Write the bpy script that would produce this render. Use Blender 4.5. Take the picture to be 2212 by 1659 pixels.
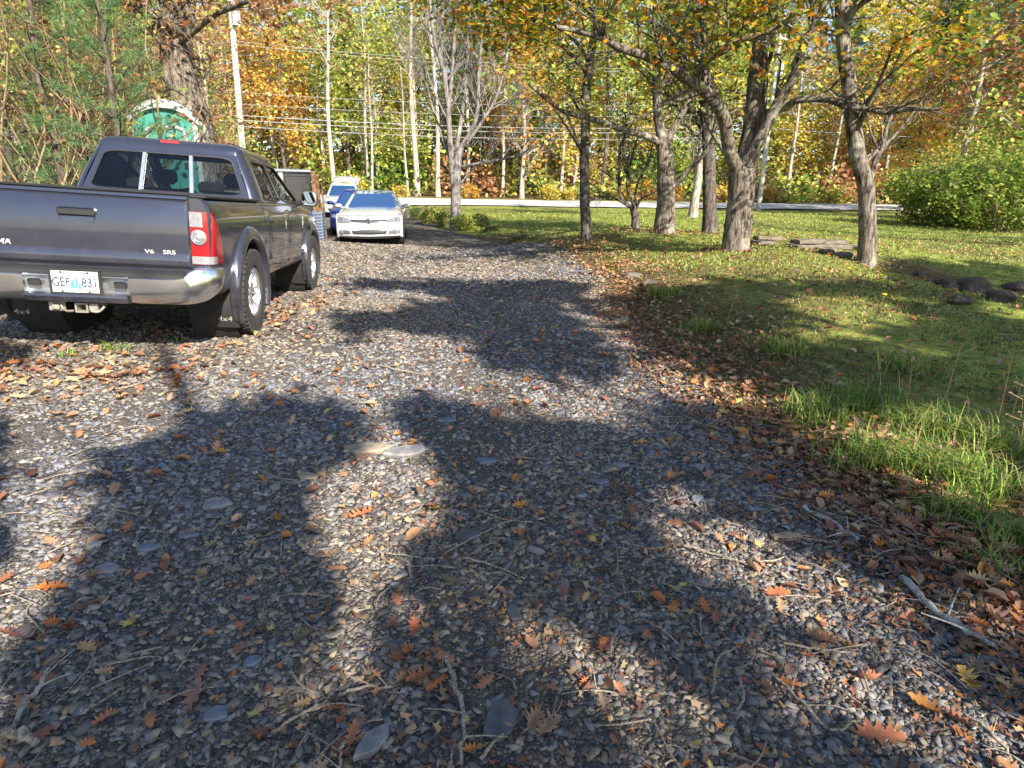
import bpy, bmesh, math, random
import numpy as np
from mathutils import Vector, Matrix
from math import radians, sin, cos, pi, sqrt

for o in list(bpy.data.objects):
    bpy.data.objects.remove(o, do_unlink=True)
scene = bpy.context.scene
COL = scene.collection
RNG = np.random.default_rng(7)

# ------------------------------------------------------------------ camera
CAM_H, PITCH, ROLL, FPX = 1.45, radians(16.5), radians(0.8), 1296.0
cam_data = bpy.data.cameras.new('camera')
cam_data.sensor_width = 36.0
cam_data.lens = 36.0 * 1800.0 / 3072.0
cam_data.clip_start = 0.05
cam_data.clip_end = 1500.0
cam = bpy.data.objects.new('camera', cam_data)
COL.objects.link(cam)
cam.matrix_world = (Matrix.Translation((0, 0, CAM_H)) @ Matrix.Rotation(pi / 2 - PITCH, 4, 'X') @ Matrix.Rotation(ROLL, 4, 'Z'))
scene.camera = cam

# ------------------------------------------------------------------ sky, sun, exposure
SUN_AZ, SUN_EL = radians(149.2), radians(33.0)          # clockwise from +Y
SUN = Vector((sin(SUN_AZ) * cos(SUN_EL), cos(SUN_AZ) * cos(SUN_EL), sin(SUN_EL)))
world = bpy.data.worlds.new('World')
scene.world = world
world.use_nodes = True
wn = world.node_tree
wn.nodes.clear()
wo = wn.nodes.new('ShaderNodeOutputWorld')
wb = wn.nodes.new('ShaderNodeBackground')
sk = wn.nodes.new('ShaderNodeTexSky')
sk.sky_type = 'NISHITA'
sk.sun_disc = False
sk.sun_elevation = SUN_EL
sk.sun_rotation = SUN_AZ
sk.air_density = 1.0
sk.dust_density = 0.6
sk.ozone_density = 1.0
wb.inputs['Strength'].default_value = 0.09
wn.links.new(sk.outputs[0], wb.inputs[0])
wn.links.new(wb.outputs[0], wo.inputs[0])
sun_data = bpy.data.lights.new('sun', 'SUN')
sun_data.energy = 5.0
sun_data.angle = radians(0.53)
sun_data.color = (1.0, 0.90, 0.76)
sun = bpy.data.objects.new('sun', sun_data)
COL.objects.link(sun)
sun.rotation_euler = SUN.to_track_quat('Z', 'Y').to_euler()
sun.location = SUN * 60
vs = scene.view_settings
vs.view_transform = 'Standard'
vs.look = 'None'
vs.gamma = 1.0
vs.exposure = 1.5
vs.use_curve_mapping = False
scene.cycles.use_denoising = True
scene.cycles.max_bounces = 8
scene.cycles.transparent_max_bounces = 12
scene.cycles.sample_clamp_indirect = 6.0

# ------------------------------------------------------------------ camera geometry: a pixel of the 2212x1659 picture and a distance give a place
_c, _s = cos(PITCH), sin(PITCH)
def ray(px, py):
    a, b = (px - 1106.0) / FPX, -(py - 829.5) / FPX
    cr, sr = cos(ROLL), sin(ROLL)
    a, b = a * cr - b * sr, a * sr + b * cr
    return Vector((a, _c + b * _s, b * _c - _s))
def at(px, py, d):
    r = ray(px, py)
    return Vector((0, 0, CAM_H)) + r * (d / r.y)

# ------------------------------------------------------------------ materials
def new_mat(name):
    m = bpy.data.materials.new(name)
    m.use_nodes = True
    n = m.node_tree
    n.nodes.clear()
    out = n.nodes.new('ShaderNodeOutputMaterial')
    return m, n, out
def node(n, t, **kw):
    x = n.nodes.new(t)
    for k, v in kw.items():
        setattr(x, k, v)
    return x
def link(n, a, b):
    n.links.new(a, b)
def setin(x, **kw):
    for k, v in kw.items():
        x.inputs[k.replace('_', ' ')].default_value = v
def noise_node(n, scale, detail=4, rough=0.55, coord='Object', stretch=None):
    tc = node(n, 'ShaderNodeTexCoord')
    src = tc.outputs[coord]
    if stretch:
        mp = node(n, 'ShaderNodeMapping')
        mp.inputs['Scale'].default_value = stretch
        link(n, src, mp.inputs[0])
        src = mp.outputs[0]
    t = node(n, 'ShaderNodeTexNoise')
    t.inputs['Scale'].default_value = scale
    t.inputs['Detail'].default_value = detail
    t.inputs['Roughness'].default_value = rough
    link(n, src, t.inputs['Vector'])
    return t
def ramp(n, fac, stops):
    r = node(n, 'ShaderNodeValToRGB')
    e = r.color_ramp.elements
    while len(e) < len(stops):
        e.new(0.5)
    for i, (p, c) in enumerate(stops):
        e[i].position = p
        e[i].color = (*c, 1)
    link(n, fac, r.inputs[0])
    return r
def c4(c):
    return (c[0], c[1], c[2], 1)

def simple(name, col, rough=0.5, metal=0.0, var=0.12, scale=6.0, bump=0.0, bscale=40.0, coat=0.0, spec=0.5, rvar=0.0):
    """plain surface with a little uneven colour, dust and relief"""
    m, n, out = new_mat(name)
    b = node(n, 'ShaderNodeBsdfPrincipled')
    t = noise_node(n, scale)
    lo = tuple(max(0, c * (1 - var)) for c in col)
    hi = tuple(min(1, c * (1 + var)) for c in col)
    r = ramp(n, t.outputs[0], [(0.3, lo), (0.7, hi)])
    link(n, r.outputs[0], b.inputs['Base Color'])
    setin(b, Roughness=rough, Metallic=metal)
    b.inputs['Specular IOR Level'].default_value = spec
    b.inputs['Coat Weight'].default_value = coat
    b.inputs['Coat Roughness'].default_value = 0.04
    if rvar:
        t2 = noise_node(n, scale * 3)
        mr = node(n, 'ShaderNodeMapRange')
        mr.inputs['To Min'].default_value = max(0.02, rough - rvar)
        mr.inputs['To Max'].default_value = rough + rvar
        link(n, t2.outputs[0], mr.inputs[0])
        link(n, mr.outputs[0], b.inputs['Roughness'])
    if bump:
        t3 = noise_node(n, bscale, 6)
        bm = node(n, 'ShaderNodeBump')
        bm.inputs['Strength'].default_value = bump
        bm.inputs['Distance'].default_value = 0.01
        link(n, t3.outputs[0], bm.inputs['Height'])
        link(n, bm.outputs[0], b.inputs['Normal'])
    link(n, b.outputs[0], out.inputs[0])
    return m

def leafy(name, rough=0.55, trans=0.45, spec=0.3):
    """leaves: colour from the per-leaf attribute, some light passes through"""
    m, n, out = new_mat(name)
    a = node(n, 'ShaderNodeAttribute', attribute_name='Col')
    b = node(n, 'ShaderNodeBsdfPrincipled')
    setin(b, Roughness=rough)
    b.inputs['Specular IOR Level'].default_value = spec
    tl = node(n, 'ShaderNodeBsdfTranslucent')
    mx = node(n, 'ShaderNodeMixShader')
    mx.inputs[0].default_value = trans
    link(n, a.outputs['Color'], b.inputs['Base Color'])
    link(n, a.outputs['Color'], tl.inputs['Color'])
    link(n, b.outputs[0], mx.inputs[1])
    link(n, tl.outputs[0], mx.inputs[2])
    link(n, mx.outputs[0], out.inputs[0])
    return m

def attr_mat(name, rough=0.8, bump=0.3, bscale=60.0, var=0.25, spec=0.3):
    m, n, out = new_mat(name)
    a = node(n, 'ShaderNodeAttribute', attribute_name='Col')
    b = node(n, 'ShaderNodeBsdfPrincipled')
    setin(b, Roughness=rough)
    b.inputs['Specular IOR Level'].default_value = spec
    t = noise_node(n, bscale * 0.5, 5)
    mr = node(n, 'ShaderNodeMapRange')
    mr.inputs['From Min'].default_value = 0.3
    mr.inputs['From Max'].default_value = 0.7
    mr.inputs['To Min'].default_value = 1 - var
    mr.inputs['To Max'].default_value = 1 + var
    link(n, t.outputs[0], mr.inputs[0])
    vm = node(n, 'ShaderNodeVectorMath', operation='SCALE')
    link(n, a.outputs['Color'], vm.inputs[0])
    link(n, mr.outputs[0], vm.inputs['Scale'])
    link(n, vm.outputs[0], b.inputs['Base Color'])
    if bump:
        t3 = noise_node(n, bscale, 5)
        bm = node(n, 'ShaderNodeBump')
        bm.inputs['Strength'].default_value = bump
        bm.inputs['Distance'].default_value = 0.004
        link(n, t3.outputs[0], bm.inputs['Height'])
        link(n, bm.outputs[0], b.inputs['Normal'])
    link(n, b.outputs[0], out.inputs[0])
    return m

def bark(name, dark, light, lichen, lich=0.5, sc=1.0, bump=0.9):
    """furrowed bark with pale lichen patches"""
    m, n, out = new_mat(name)
    b = node(n, 'ShaderNodeBsdfPrincipled')
    setin(b, Roughness=0.95)
    b.inputs['Specular IOR Level'].default_value = 0.1
    f = noise_node(n, 20 * sc, 7, 0.7, 'Object', (1, 1, 0.24))
    r = ramp(n, f.outputs[0], [(0.38, dark), (0.60, light)])
    l = noise_node(n, 2.6 * sc, 5, 0.7)
    lr = ramp(n, l.outputs[0], [(lich, (0, 0, 0)), (lich + 0.12, (0.75, 0.75, 0.75))])
    mx = node(n, 'ShaderNodeMix', data_type='RGBA')
    link(n, lr.outputs[0], mx.inputs[0])
    link(n, r.outputs[0], mx.inputs[6])
    mx.inputs[7].default_value = c4(lichen)
    link(n, mx.outputs[2], b.inputs['Base Color'])
    bm = node(n, 'ShaderNodeBump')
    bm.inputs['Strength'].default_value = bump
    bm.inputs['Distance'].default_value = 0.07
    link(n, f.outputs[0], bm.inputs['Height'])
    link(n, bm.outputs[0], b.inputs['Normal'])
    link(n, b.outputs[0], out.inputs[0])
    return m

def glass(name, tint, rough=0.0, refl=1.5):
    m, n, out = new_mat(name)
    tr = node(n, 'ShaderNodeBsdfTransparent')
    tr.inputs[0].default_value = c4(tint)
    gl = node(n, 'ShaderNodeBsdfGlossy')
    gl.inputs['Roughness'].default_value = rough
    gl.inputs['Color'].default_value = (0.95, 0.97, 1, 1)
    fr = node(n, 'ShaderNodeFresnel')
    fr.inputs['IOR'].default_value = refl
    nz = noise_node(n, 3.0, 2)
    bm = node(n, 'ShaderNodeBump')
    bm.inputs['Strength'].default_value = 0.02
    link(n, nz.outputs[0], bm.inputs['Height'])
    link(n, bm.outputs[0], gl.inputs['Normal'])
    mx = node(n, 'ShaderNodeMixShader')
    link(n, fr.outputs[0], mx.inputs[0])
    link(n, tr.outputs[0], mx.inputs[1])
    link(n, gl.outputs[0], mx.inputs[2])
    link(n, mx.outputs[0], out.inputs[0])
    return m

# ------------------------------------------------------------------ mesh helpers
def finish(me, name, mat, parent, smooth):
    if smooth is not None:
        me.polygons.foreach_set('use_smooth', np.ones(len(me.polygons), dtype=bool))
        if smooth < 180:
            me.set_sharp_from_angle(angle=radians(smooth))
    if mat is not None:
        me.materials.append(mat)
    o = bpy.data.objects.new(name, me)
    COL.objects.link(o)
    if parent is not None:
        o.parent = parent
    return o
def mesh(name, verts, faces, mat=None, parent=None, smooth=None, fix=True):
    me = bpy.data.meshes.new(name)
    me.from_pydata([tuple(v) for v in verts], [], [tuple(f) for f in faces])
    if fix:
        bm = bmesh.new()
        bm.from_mesh(me)
        bmesh.ops.recalc_face_normals(bm, faces=bm.faces)
        bm.to_mesh(me)
        bm.free()
    me.update()
    return finish(me, name, mat, parent, smooth)
def big_mesh_data(name, V, F, colf=None):
    """V (N,3), F (M,k): one mesh with a colour per face"""
    V = np.asarray(V, dtype=np.float32)
    F = np.asarray(F, dtype=np.int32)
    M, k = F.shape
    me = bpy.data.meshes.new(name)
    me.vertices.add(len(V))
    me.vertices.foreach_set('co', V.ravel())
    me.loops.add(M * k)
    me.loops.foreach_set('vertex_index', F.ravel())
    me.polygons.add(M)
    me.polygons.foreach_set('loop_start', np.arange(0, M * k, k, dtype=np.int32))
    me.update(calc_edges=True)
    if colf is not None:
        a = me.attributes.new('Col', 'FLOAT_COLOR', 'FACE')
        c = np.ones((M, 4), dtype=np.float32)
        c[:, :3] = colf
        a.data.foreach_set('color', c.ravel())
    return me
def big_mesh(name, V, F, colf=None, mat=None, parent=None, smooth=None):
    return finish(big_mesh_data(name, V, F, colf), name, mat, parent, smooth)

class MB:
    def __init__(self):
        self.v, self.f = [], []
    def add(self, verts, faces):
        b = len(self.v)
        self.v += [tuple(p) for p in verts]
        self.f += [tuple(i + b for i in f) for f in faces]
        return self
    def box(self, x0, x1, y0, y1, z0, z1, bev=0.0):
        if bev <= 0:
            return self.add([(x0, y0, z0), (x1, y0, z0), (x1, y1, z0), (x0, y1, z0), (x0, y0, z1), (x1, y0, z1), (x1, y1, z1), (x0, y1, z1)],
                            [(3, 2, 1, 0), (4, 5, 6, 7), (0, 1, 5, 4), (1, 2, 6, 5), (2, 3, 7, 6), (3, 0, 4, 7)])
        b = min(bev, (x1 - x0) / 2.01, (y1 - y0) / 2.01, (z1 - z0) / 2.01)
        rings = []
        for z, i in ((z0, b), (z0 + b, 0), (z1 - b, 0), (z1, b)):
            a = b * 0.6
            rings.append([(x0 + i + a, y0 + i, z), (x1 - i - a, y0 + i, z), (x1 - i, y0 + i + a, z), (x1 - i, y1 - i - a, z),
                          (x1 - i - a, y1 - i, z), (x0 + i + a, y1 - i, z), (x0 + i, y1 - i - a, z), (x0 + i, y0 + i + a, z)])
        return self.loft(rings)
    def loft(self, rings, caps=True, closed=True):
        n = len(rings[0])
        vs = [p for r in rings for p in r]
        fs = []
        for i in range(len(rings) - 1):
            for j in range(n if closed else n - 1):
                a, b = i * n + j, i * n + (j + 1) % n
                fs.append((a, b, b + n, a + n))
        if caps and closed:
            fs.append(tuple(range(n - 1, -1, -1)))
            fs.append(tuple(range((len(rings) - 1) * n, len(rings) * n)))
        return self.add(vs, fs)
    def cyl(self, p0, p1, r0, r1=None, n=12, caps=True):
        r1 = r0 if r1 is None else r1
        p0, p1 = Vector(p0), Vector(p1)
        d = (p1 - p0).normalized()
        u = d.orthogonal().normalized()
        w = d.cross(u)
        rings = [[p + (u * cos(2 * pi * k / n) + w * sin(2 * pi * k / n)) * r for k in range(n)] for p, r in ((p0, r0), (p1, r1))]
        return self.loft(rings, caps)
    def tube(self, pts, r, n=8, caps=True):
        V, F = tube_arrays(pts, r if hasattr(r, '__len__') else [r] * len(pts), n)
        self.add(V.tolist(), F.tolist())
        if caps:
            b = len(self.v) - len(V)
            self.f.append(tuple(b + k for k in range(n - 1, -1, -1)))
            self.f.append(tuple(b + len(V) - n + k for k in range(n)))
        return self
    def lathe_x(self, prof, cx, cy, cz, n=32):
        """profile of (x, radius) turned about the x axis through (cx, cy, cz)"""
        rings = [[(cx + x, cy + r * cos(2 * pi * k / n), cz + r * sin(2 * pi * k / n)) for k in range(n)] for x, r in prof]
        return self.loft(rings, caps=False)
    def build(self, name, mat, parent=None, smooth=35):
        return mesh(name, self.v, self.f, mat, parent, smooth)

def tube_arrays(pts, radii, n=8, jit=None):
    P = np.asarray([tuple(p) for p in pts], dtype=float)
    R = np.asarray(radii, dtype=float)
    T = np.gradient(P, axis=0)
    T /= np.linalg.norm(T, axis=1, keepdims=True) + 1e-9
    u = np.cross(T[0], (0.31, 0.92, 0.17))
    u /= np.linalg.norm(u) + 1e-9
    ang = np.arange(n) * 2 * pi / n
    ca, sa = np.cos(ang)[:, None], np.sin(ang)[:, None]
    V = np.zeros((len(P), n, 3))
    for i in range(len(P)):
        u = u - T[i] * u.dot(T[i])
        u /= np.linalg.norm(u) + 1e-9
        w = np.cross(T[i], u)
        r = R[i] if jit is None else R[i] * jit[i][:, None]
        V[i] = P[i] + (ca * u + sa * w) * r
    k = np.arange(len(P) - 1)[:, None] * n
    j = np.arange(n)[None, :]
    a = k + j
    b = k + (j + 1) % n
    F = np.stack([a, b, b + n, a + n], axis=-1).reshape(-1, 4)
    return V.reshape(-1, 3), F

def smooth_line(pts, m):
    """Catmull-Rom through the points, m samples per span"""
    P = [np.array(p, dtype=float) for p in pts]
    P = [2 * P[0] - P[1]] + P + [2 * P[-1] - P[-2]]
    out = []
    for i in range(1, len(P) - 2):
        for t in np.linspace(0, 1, m, endpoint=False):
            a, b, c, d = P[i - 1], P[i], P[i + 1], P[i + 2]
            out.append(0.5 * (2 * b + (c - a) * t + (2 * a - 5 * b + 4 * c - d) * t * t + (3 * b - a - 3 * c + d) * t ** 3))
    out.append(P[-2])
    return np.array(out)

def thing(name, label, cat, group=None, loc=(0, 0, 0), rotz=0.0):
    o = bpy.data.objects.new(name, None)
    o.empty_display_size = 0.2
    COL.objects.link(o)
    o.location = loc
    o.rotation_euler = (0, 0, rotz)
    return tag(o, label, cat, group)
def tag(o, label, cat, group=None, kind=None):
    o['label'] = label
    o['category'] = cat
    if group:
        o['group'] = group
    if kind:
        o['kind'] = kind
    return o
def structure(o):
    o['kind'] = 'structure'
    return o
def cut(o, cutters):
    for c in cutters:
        md = o.modifiers.new('cut', 'BOOLEAN')
        md.operation = 'DIFFERENCE'
        md.solver = 'EXACT'
        md.object = c
    bpy.context.view_layer.update()
    dg = bpy.context.evaluated_depsgraph_get()
    me = bpy.data.meshes.new_from_object(o.evaluated_get(dg))
    o.modifiers.clear()
    o.data = me
    for c in cutters:
        bpy.data.objects.remove(c, do_unlink=True)
    return o
def resharp(o, ang=35):
    me = o.data
    me.polygons.foreach_set('use_smooth', np.ones(len(me.polygons), dtype=bool))
    me.set_sharp_from_angle(angle=radians(ang))
def text(name, s, size, mat, parent, loc, rot=(pi / 2, 0, 0), depth=0.002, align='CENTER', sx=1.0, bold=0.0):
    cu = bpy.data.curves.new(name, 'FONT')
    cu.body = s
    cu.size = size
    cu.extrude = depth
    cu.offset = bold
    cu.align_x = align
    cu.align_y = 'CENTER'
    cu.resolution_u = 3
    t = bpy.data.objects.new(name, cu)
    COL.objects.link(t)
    bpy.context.view_layer.update()
    me = bpy.data.meshes.new_from_object(t.evaluated_get(bpy.context.evaluated_depsgraph_get()))
    bpy.data.objects.remove(t, do_unlink=True)
    me.materials.clear()
    me.materials.append(mat)
    o = bpy.data.objects.new(name, me)
    COL.objects.link(o)
    o.parent = parent
    o.location = loc
    o.rotation_euler = rot
    o.scale = (sx, 1, 1)
    return o

def copy_tree(o, parent=None):
    c = o.copy()
    COL.objects.link(c)
    c.parent = parent
    for ch in o.children:
        copy_tree(ch, c)
    return c

# ------------------------------------------------------------------ pose of the pickup truck (its rear axle on the ground is its origin)
def _rx(a): return Matrix.Rotation(a, 4, 'X')
def _ry(a): return Matrix.Rotation(a, 4, 'Y')
TRUCK_M = (Matrix.Translation((0, 0, CAM_H)) @ _rx(-PITCH) @ _ry(-ROLL) @ _rx(radians(15.52)) @
           Matrix.Translation((-3.346, 5.51, -0.999)) @ _ry(0.063) @ Matrix.Rotation(0.147, 4, 'Z'))
TRUCK_WHEELS = [TRUCK_M @ Vector((x, y, 0)) for x in (-0.81, 0.81) for y in (0, 3.246)]
# ------------------------------------------------------------------ terrain: heights through surveyed spots (thin-plate spline)
_ctrl = [(0, 0, 0), (0, 1.2, 0.0), (0, 2.4, 0.03), (0, 4, 0.10), (0, 6, 0.19), (0, 9, 0.28), (-1.0, 13, .33), (-4.5, 13, .42), (-.5, 17, .36),
         (-2, 1, .02), (-2, 2.5, .08), (-4, 1, .05), (-6, 2, .15), (-5, 4.0, .33), (-7, 6, .55), (-7, 10, .85), (-10, 14, 1.1), (-14, 8, 1.0), (-16, 20, 1.5), 
         (1.2, 1, .01), (1.9, 1.6, .0), (1.6, 3.7, .06), (1.3, 7, .18), (1.4, 12.5, .35), (-.6, 18.5, .48), (-2.5, 23, .62),
         (2.6, 2.2, .06), (3, 4, .17), (3, 6, .38), (2.6, 9, .60), (4.2, 11, .76), (6, 10, .60), (2, 14.5, .78), (4.5, 15, .85), (1.2, 19, .8), (4, 22, 1.05), (0, 25, .95),
         (7.4, 9.2, .05), (9, 8.0, .0), (8.2, 8.5, .0), (6.0, 7.6, .44), (7.6, 7.3, .42), (7.0, 10.4, .55), (9.5, 10, .5), (5, 5.5, .35), (8.5, 5.5, .38), (5, 2.5, .15), (9, 12, .62), (12, 11, .66), (11, 18, .78), (17, 24, 1.02), (20, 14, .9), (8, 27, 1.2), (14, 30, 1.25),
         (-15, 40, 1.55), (-4, 40, 1.45), (6, 40, 1.45), (16, 38, 1.42), (28, 37, 1.4), (-4, 48, 1.95), (10, 48, 1.95), (26, 46, 1.9), (-25, 46, 2.2), (0, 58, 2.6), (-30, 60, 3.2), (30, 60, 2.6), (0, 85, 6.0), (-50, 85, 6.5), (50, 85, 6.0), (0, 99, 9.5), (-60, 99, 10), (60, 99, 9.5),
         (0, -6, -.1), (8, -8, .0), (-8, -6, .0), (0, -20, -.2), (20, -20, 0), (-20, -20, .3), (40, 5, .8), (-40, 10, 1.5), (50, 40, 1.6), (-55, 45, 2.6)]
_ctrl += [tuple(w) for w in TRUCK_WHEELS]
_ctrl += [tuple(at(*p)) for p in ((874, 530, 16.9), (757, 524, 16.6), (875, 515, 19.6), (770, 508, 21), (744, 472, 31), (744, 462, 35), (650, 520, 19))]
_C = np.array(_ctrl, dtype=float)
def _U(r2):
    return np.where(r2 > 1e-12, 0.5 * r2 * np.log(np.maximum(r2, 1e-12)), 0)
_n = len(_C)
_d2 = ((_C[:, None, :2] - _C[None, :, :2]) ** 2).sum(-1)
_K = _U(_d2) + 0.15 * np.eye(_n)
_P = np.c_[np.ones(_n), _C[:, :2]]
_A = np.block([[_K, _P], [_P.T, np.zeros((3, 3))]])
_TW = np.linalg.solve(_A, np.r_[_C[:, 2], np.zeros(3)])
def g(x, y):
    """height of the ground at x, y (arrays or numbers)"""
    X, Y = np.asarray(x, dtype=float), np.asarray(y, dtype=float)
    sh = X.shape
    X, Y = np.clip(X.ravel(), -75, 75), np.clip(Y.ravel(), -30, 100)
    z = np.zeros_like(X)
    for i in range(0, len(X), 20000):
        xs, ys = X[i:i + 20000], Y[i:i + 20000]
        d2 = (xs[:, None] - _C[None, :, 0]) ** 2 + (ys[:, None] - _C[None, :, 1]) ** 2
        z[i:i + 20000] = _U(d2) @ _TW[:-3] + _TW[-3] + _TW[-2] * xs + _TW[-1] * ys
    # small humps and hollows off the drive
    off = np.clip((np.abs(X + 1.8) - 3.3) / 1.2, 0, 1)
    z += off * (0.022 * np.sin(X * 1.7 + 0.6 * Y) * np.cos(Y * 1.3 - 0.4 * X) + 0.020 * np.sin(X * 4.3 + 1.1 * Y) * np.sin(Y * 3.7 - 1.6 * X) + .010 * np.sin(X * 9.1 - 2 * Y) * np.sin(Y * 8.3 + X))
    return z.reshape(sh) if sh else float(z[0])
def hit(px, py):
    """where the ground meets the line of sight of a pixel"""
    r = ray(px, py)
    t0 = 0.5
    t = 0.5
    while t < 120:
        p = Vector((0, 0, CAM_H)) + r * t
        if p.z < g(p.x, p.y):
            a, b = t0, t
            for _ in range(14):
                m = (a + b) / 2
                p = Vector((0, 0, CAM_H)) + r * m
                if p.z < g(p.x, p.y): b = m
                else: a = m
            return p
        t0, t = t, t * 1.04 + 0.02
    return Vector((0, 0, CAM_H)) + r * 60
def hit_many(PX, PY):
    a, b = (np.asarray(PX) - 1106.0) / FPX, -(np.asarray(PY) - 829.5) / FPX
    cr, sr = cos(ROLL), sin(ROLL)
    a, b = a * cr - b * sr, a * sr + b * cr
    D = np.stack([a, _c + b * _s, b * _c - _s], -1)
    t = np.full(len(D), 1.0)
    for _ in range(30):
        p = D * t[:, None]
        z = g(p[:, 0], p[:, 1])
        t = 0.5 * t + 0.5 * np.clip((z - CAM_H) / np.minimum(D[:, 2], -0.012), 0.3, 90)
    p = D * t[:, None]
    p[:, 2] = g(p[:, 0], p[:, 1])
    return p
def project(P):
    """world points to picture pixels"""
    P = np.asarray(P, dtype=float) - np.array([0, 0, CAM_H])
    fwd = P[:, 1] * _c - P[:, 2] * _s
    up = P[:, 1] * _s + P[:, 2] * _c
    cr, sr = cos(ROLL), sin(ROLL)
    a, b = P[:, 0], up
    a, b = a * cr + b * sr, -a * sr + b * cr
    return 1106 + FPX * a / fwd, 829.5 - FPX * b / fwd, fwd

# the drive: its two edges as x over y
_RE = np.array([(-6, 2.2), (0, 2.0), (1.6, 1.86), (2.6, 1.72), (3.7, 1.52), (5, 1.32), (7, 1.2), (10, 1.35), (13, 1.35), (16, .5), (19, -.8), (23, -2.6), (28, -3.6), (38, -5.0)], dtype=float)
_LE = np.array([(-6, -7), (0, -6.5), (3, -6), (6, -5.2), (10, -5.0), (14, -5.6), (18, -6.4), (23, -7.5), (30, -9), (38, -12)], dtype=float)
def edge_r(y): return np.interp(y, _RE[:, 0], _RE[:, 1])
def edge_l(y): return np.interp(y, _LE[:, 0], _LE[:, 1])
def road_near(x): return 39.5 - 0.04 * (x - 5) + 0.0012 * (x - 5) ** 2 * 0
def road_far(x): return road_near(x) + 7.0

def ground_material():
    m, n, out = new_mat('lawn_soil')
    b = node(n, 'ShaderNodeBsdfPrincipled')
    setin(b, Roughness=0.95)
    b.inputs['Specular IOR Level'].default_value = 0.1
    t1 = noise_node(n, 0.35, 6, 0.6)
    t2 = noise_node(n, 9, 8, 0.7)
    t3 = noise_node(n, 60, 4, 0.7)
    ad = node(n, 'ShaderNodeMath', operation='ADD')
    ad.use_clamp = True
    mm = node(n, 'ShaderNodeMath', operation='MULTIPLY_ADD')
    mm.inputs[1].default_value = .5
    mm.inputs[2].default_value = -.25
    link(n, t3.outputs[0], mm.inputs[0])
    link(n, t2.outputs[0], ad.inputs[0])
    link(n, mm.outputs[0], ad.inputs[1])
    grass = ramp(n, ad.outputs[0], [(0.3, (0.06, 0.075, 0.02)), (0.52, (0.20, 0.24, 0.05)), (0.72, (0.34, 0.34, 0.11))])
    soil = ramp(n, ad.outputs[0], [(0.3, (0.028, 0.019, 0.013)), (0.55, (0.115, 0.078, 0.046)), (0.75, (0.24, 0.165, 0.095))])
    f = ramp(n, t1.outputs[0], [(0.46, (0, 0, 0)), (0.68, (.8, .8, .8))])
    at_ = node(n, 'ShaderNodeAttribute', attribute_name='soil')
    mxx = node(n, 'ShaderNodeMath', operation='MAXIMUM')
    link(n, f.outputs[0], mxx.inputs[0])
    link(n, at_.outputs['Fac'], mxx.inputs[1])
    mx = node(n, 'ShaderNodeMix', data_type='RGBA')
    link(n, mxx.outputs[0], mx.inputs[0])
    link(n, grass.outputs[0], mx.inputs[6])
    link(n, soil.outputs[0], mx.inputs[7])
    link(n, mx.outputs[2], b.inputs['Base Color'])
    bm = node(n, 'ShaderNodeBump')
    bm.inputs['Strength'].default_value = 0.8
    bm.inputs['Distance'].default_value = 0.04
    link(n, t2.outputs[0], bm.inputs['Height'])
    link(n, bm.outputs[0], b.inputs['Normal'])
    link(n, b.outputs[0], out.inputs[0])
    return m
def gravel_material():
    """crushed slate: cells of differing grey, blue and tan with dark gaps"""
    m, n, out = new_mat('crushed_slate')
    b = node(n, 'ShaderNodeBsdfPrincipled')
    setin(b, Roughness=0.9)
    b.inputs['Specular IOR Level'].default_value = 0.2
    tc = node(n, 'ShaderNodeTexCoord')
    v = node(n, 'ShaderNodeTexVoronoi', feature='F1')
    v.inputs['Scale'].default_value = 62
    link(n, tc.outputs['Object'], v.inputs['Vector'])
    sep = node(n, 'ShaderNodeSeparateColor')
    link(n, v.outputs['Color'], sep.inputs[0])
    col = ramp(n, sep.outputs[0], [(0.0, (0.075, 0.075, 0.08)), (0.35, (0.125, 0.118, 0.112)), (0.6, (0.17, 0.15, 0.13)), (0.82, (0.22, 0.185, 0.14)), (1.0, (0.13, 0.135, 0.15))])
    edge = node(n, 'ShaderNodeTexVoronoi', feature='DISTANCE_TO_EDGE')
    edge.inputs['Scale'].default_value = 62
    link(n, tc.outputs['Object'], edge.inputs['Vector'])
    er = ramp(n, edge.outputs['Distance'], [(0.0, (0.35, 0.33, 0.32)), (0.12, (1, 1, 1))])
    mu = node(n, 'ShaderNodeMix', data_type='RGBA', blend_type='MULTIPLY')
    mu.inputs[0].default_value = 1.0
    link(n, col.outputs[0], mu.inputs[6])
    link(n, er.outputs[0], mu.inputs[7])
    big = noise_node(n, 0.8, 5, 0.6)
    br = ramp(n, big.outputs[0], [(0.35, (0.80, 0.80, 0.84)), (0.65, (1.15, 1.08, 0.96))])
    m2 = node(n, 'ShaderNodeMix', data_type='RGBA', blend_type='MULTIPLY')
    m2.inputs[0].default_value = 1.0
    link(n, mu.outputs[2], m2.inputs[6])
    link(n, br.outputs[0], m2.inputs[7])
    link(n, m2.outputs[2], b.inputs['Base Color'])
    bm = node(n, 'ShaderNodeBump')
    bm.inputs['Strength'].default_value = 1.0
    bm.inputs['Distance'].default_value = 0.02
    link(n, edge.outputs['Distance'], bm.inputs['Height'])
    link(n, bm.outputs[0], b.inputs['Normal'])
    link(n, b.outputs[0], out.inputs[0])
    return m
M_LAWN, M_GRAVEL = ground_material(), gravel_material()

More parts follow.
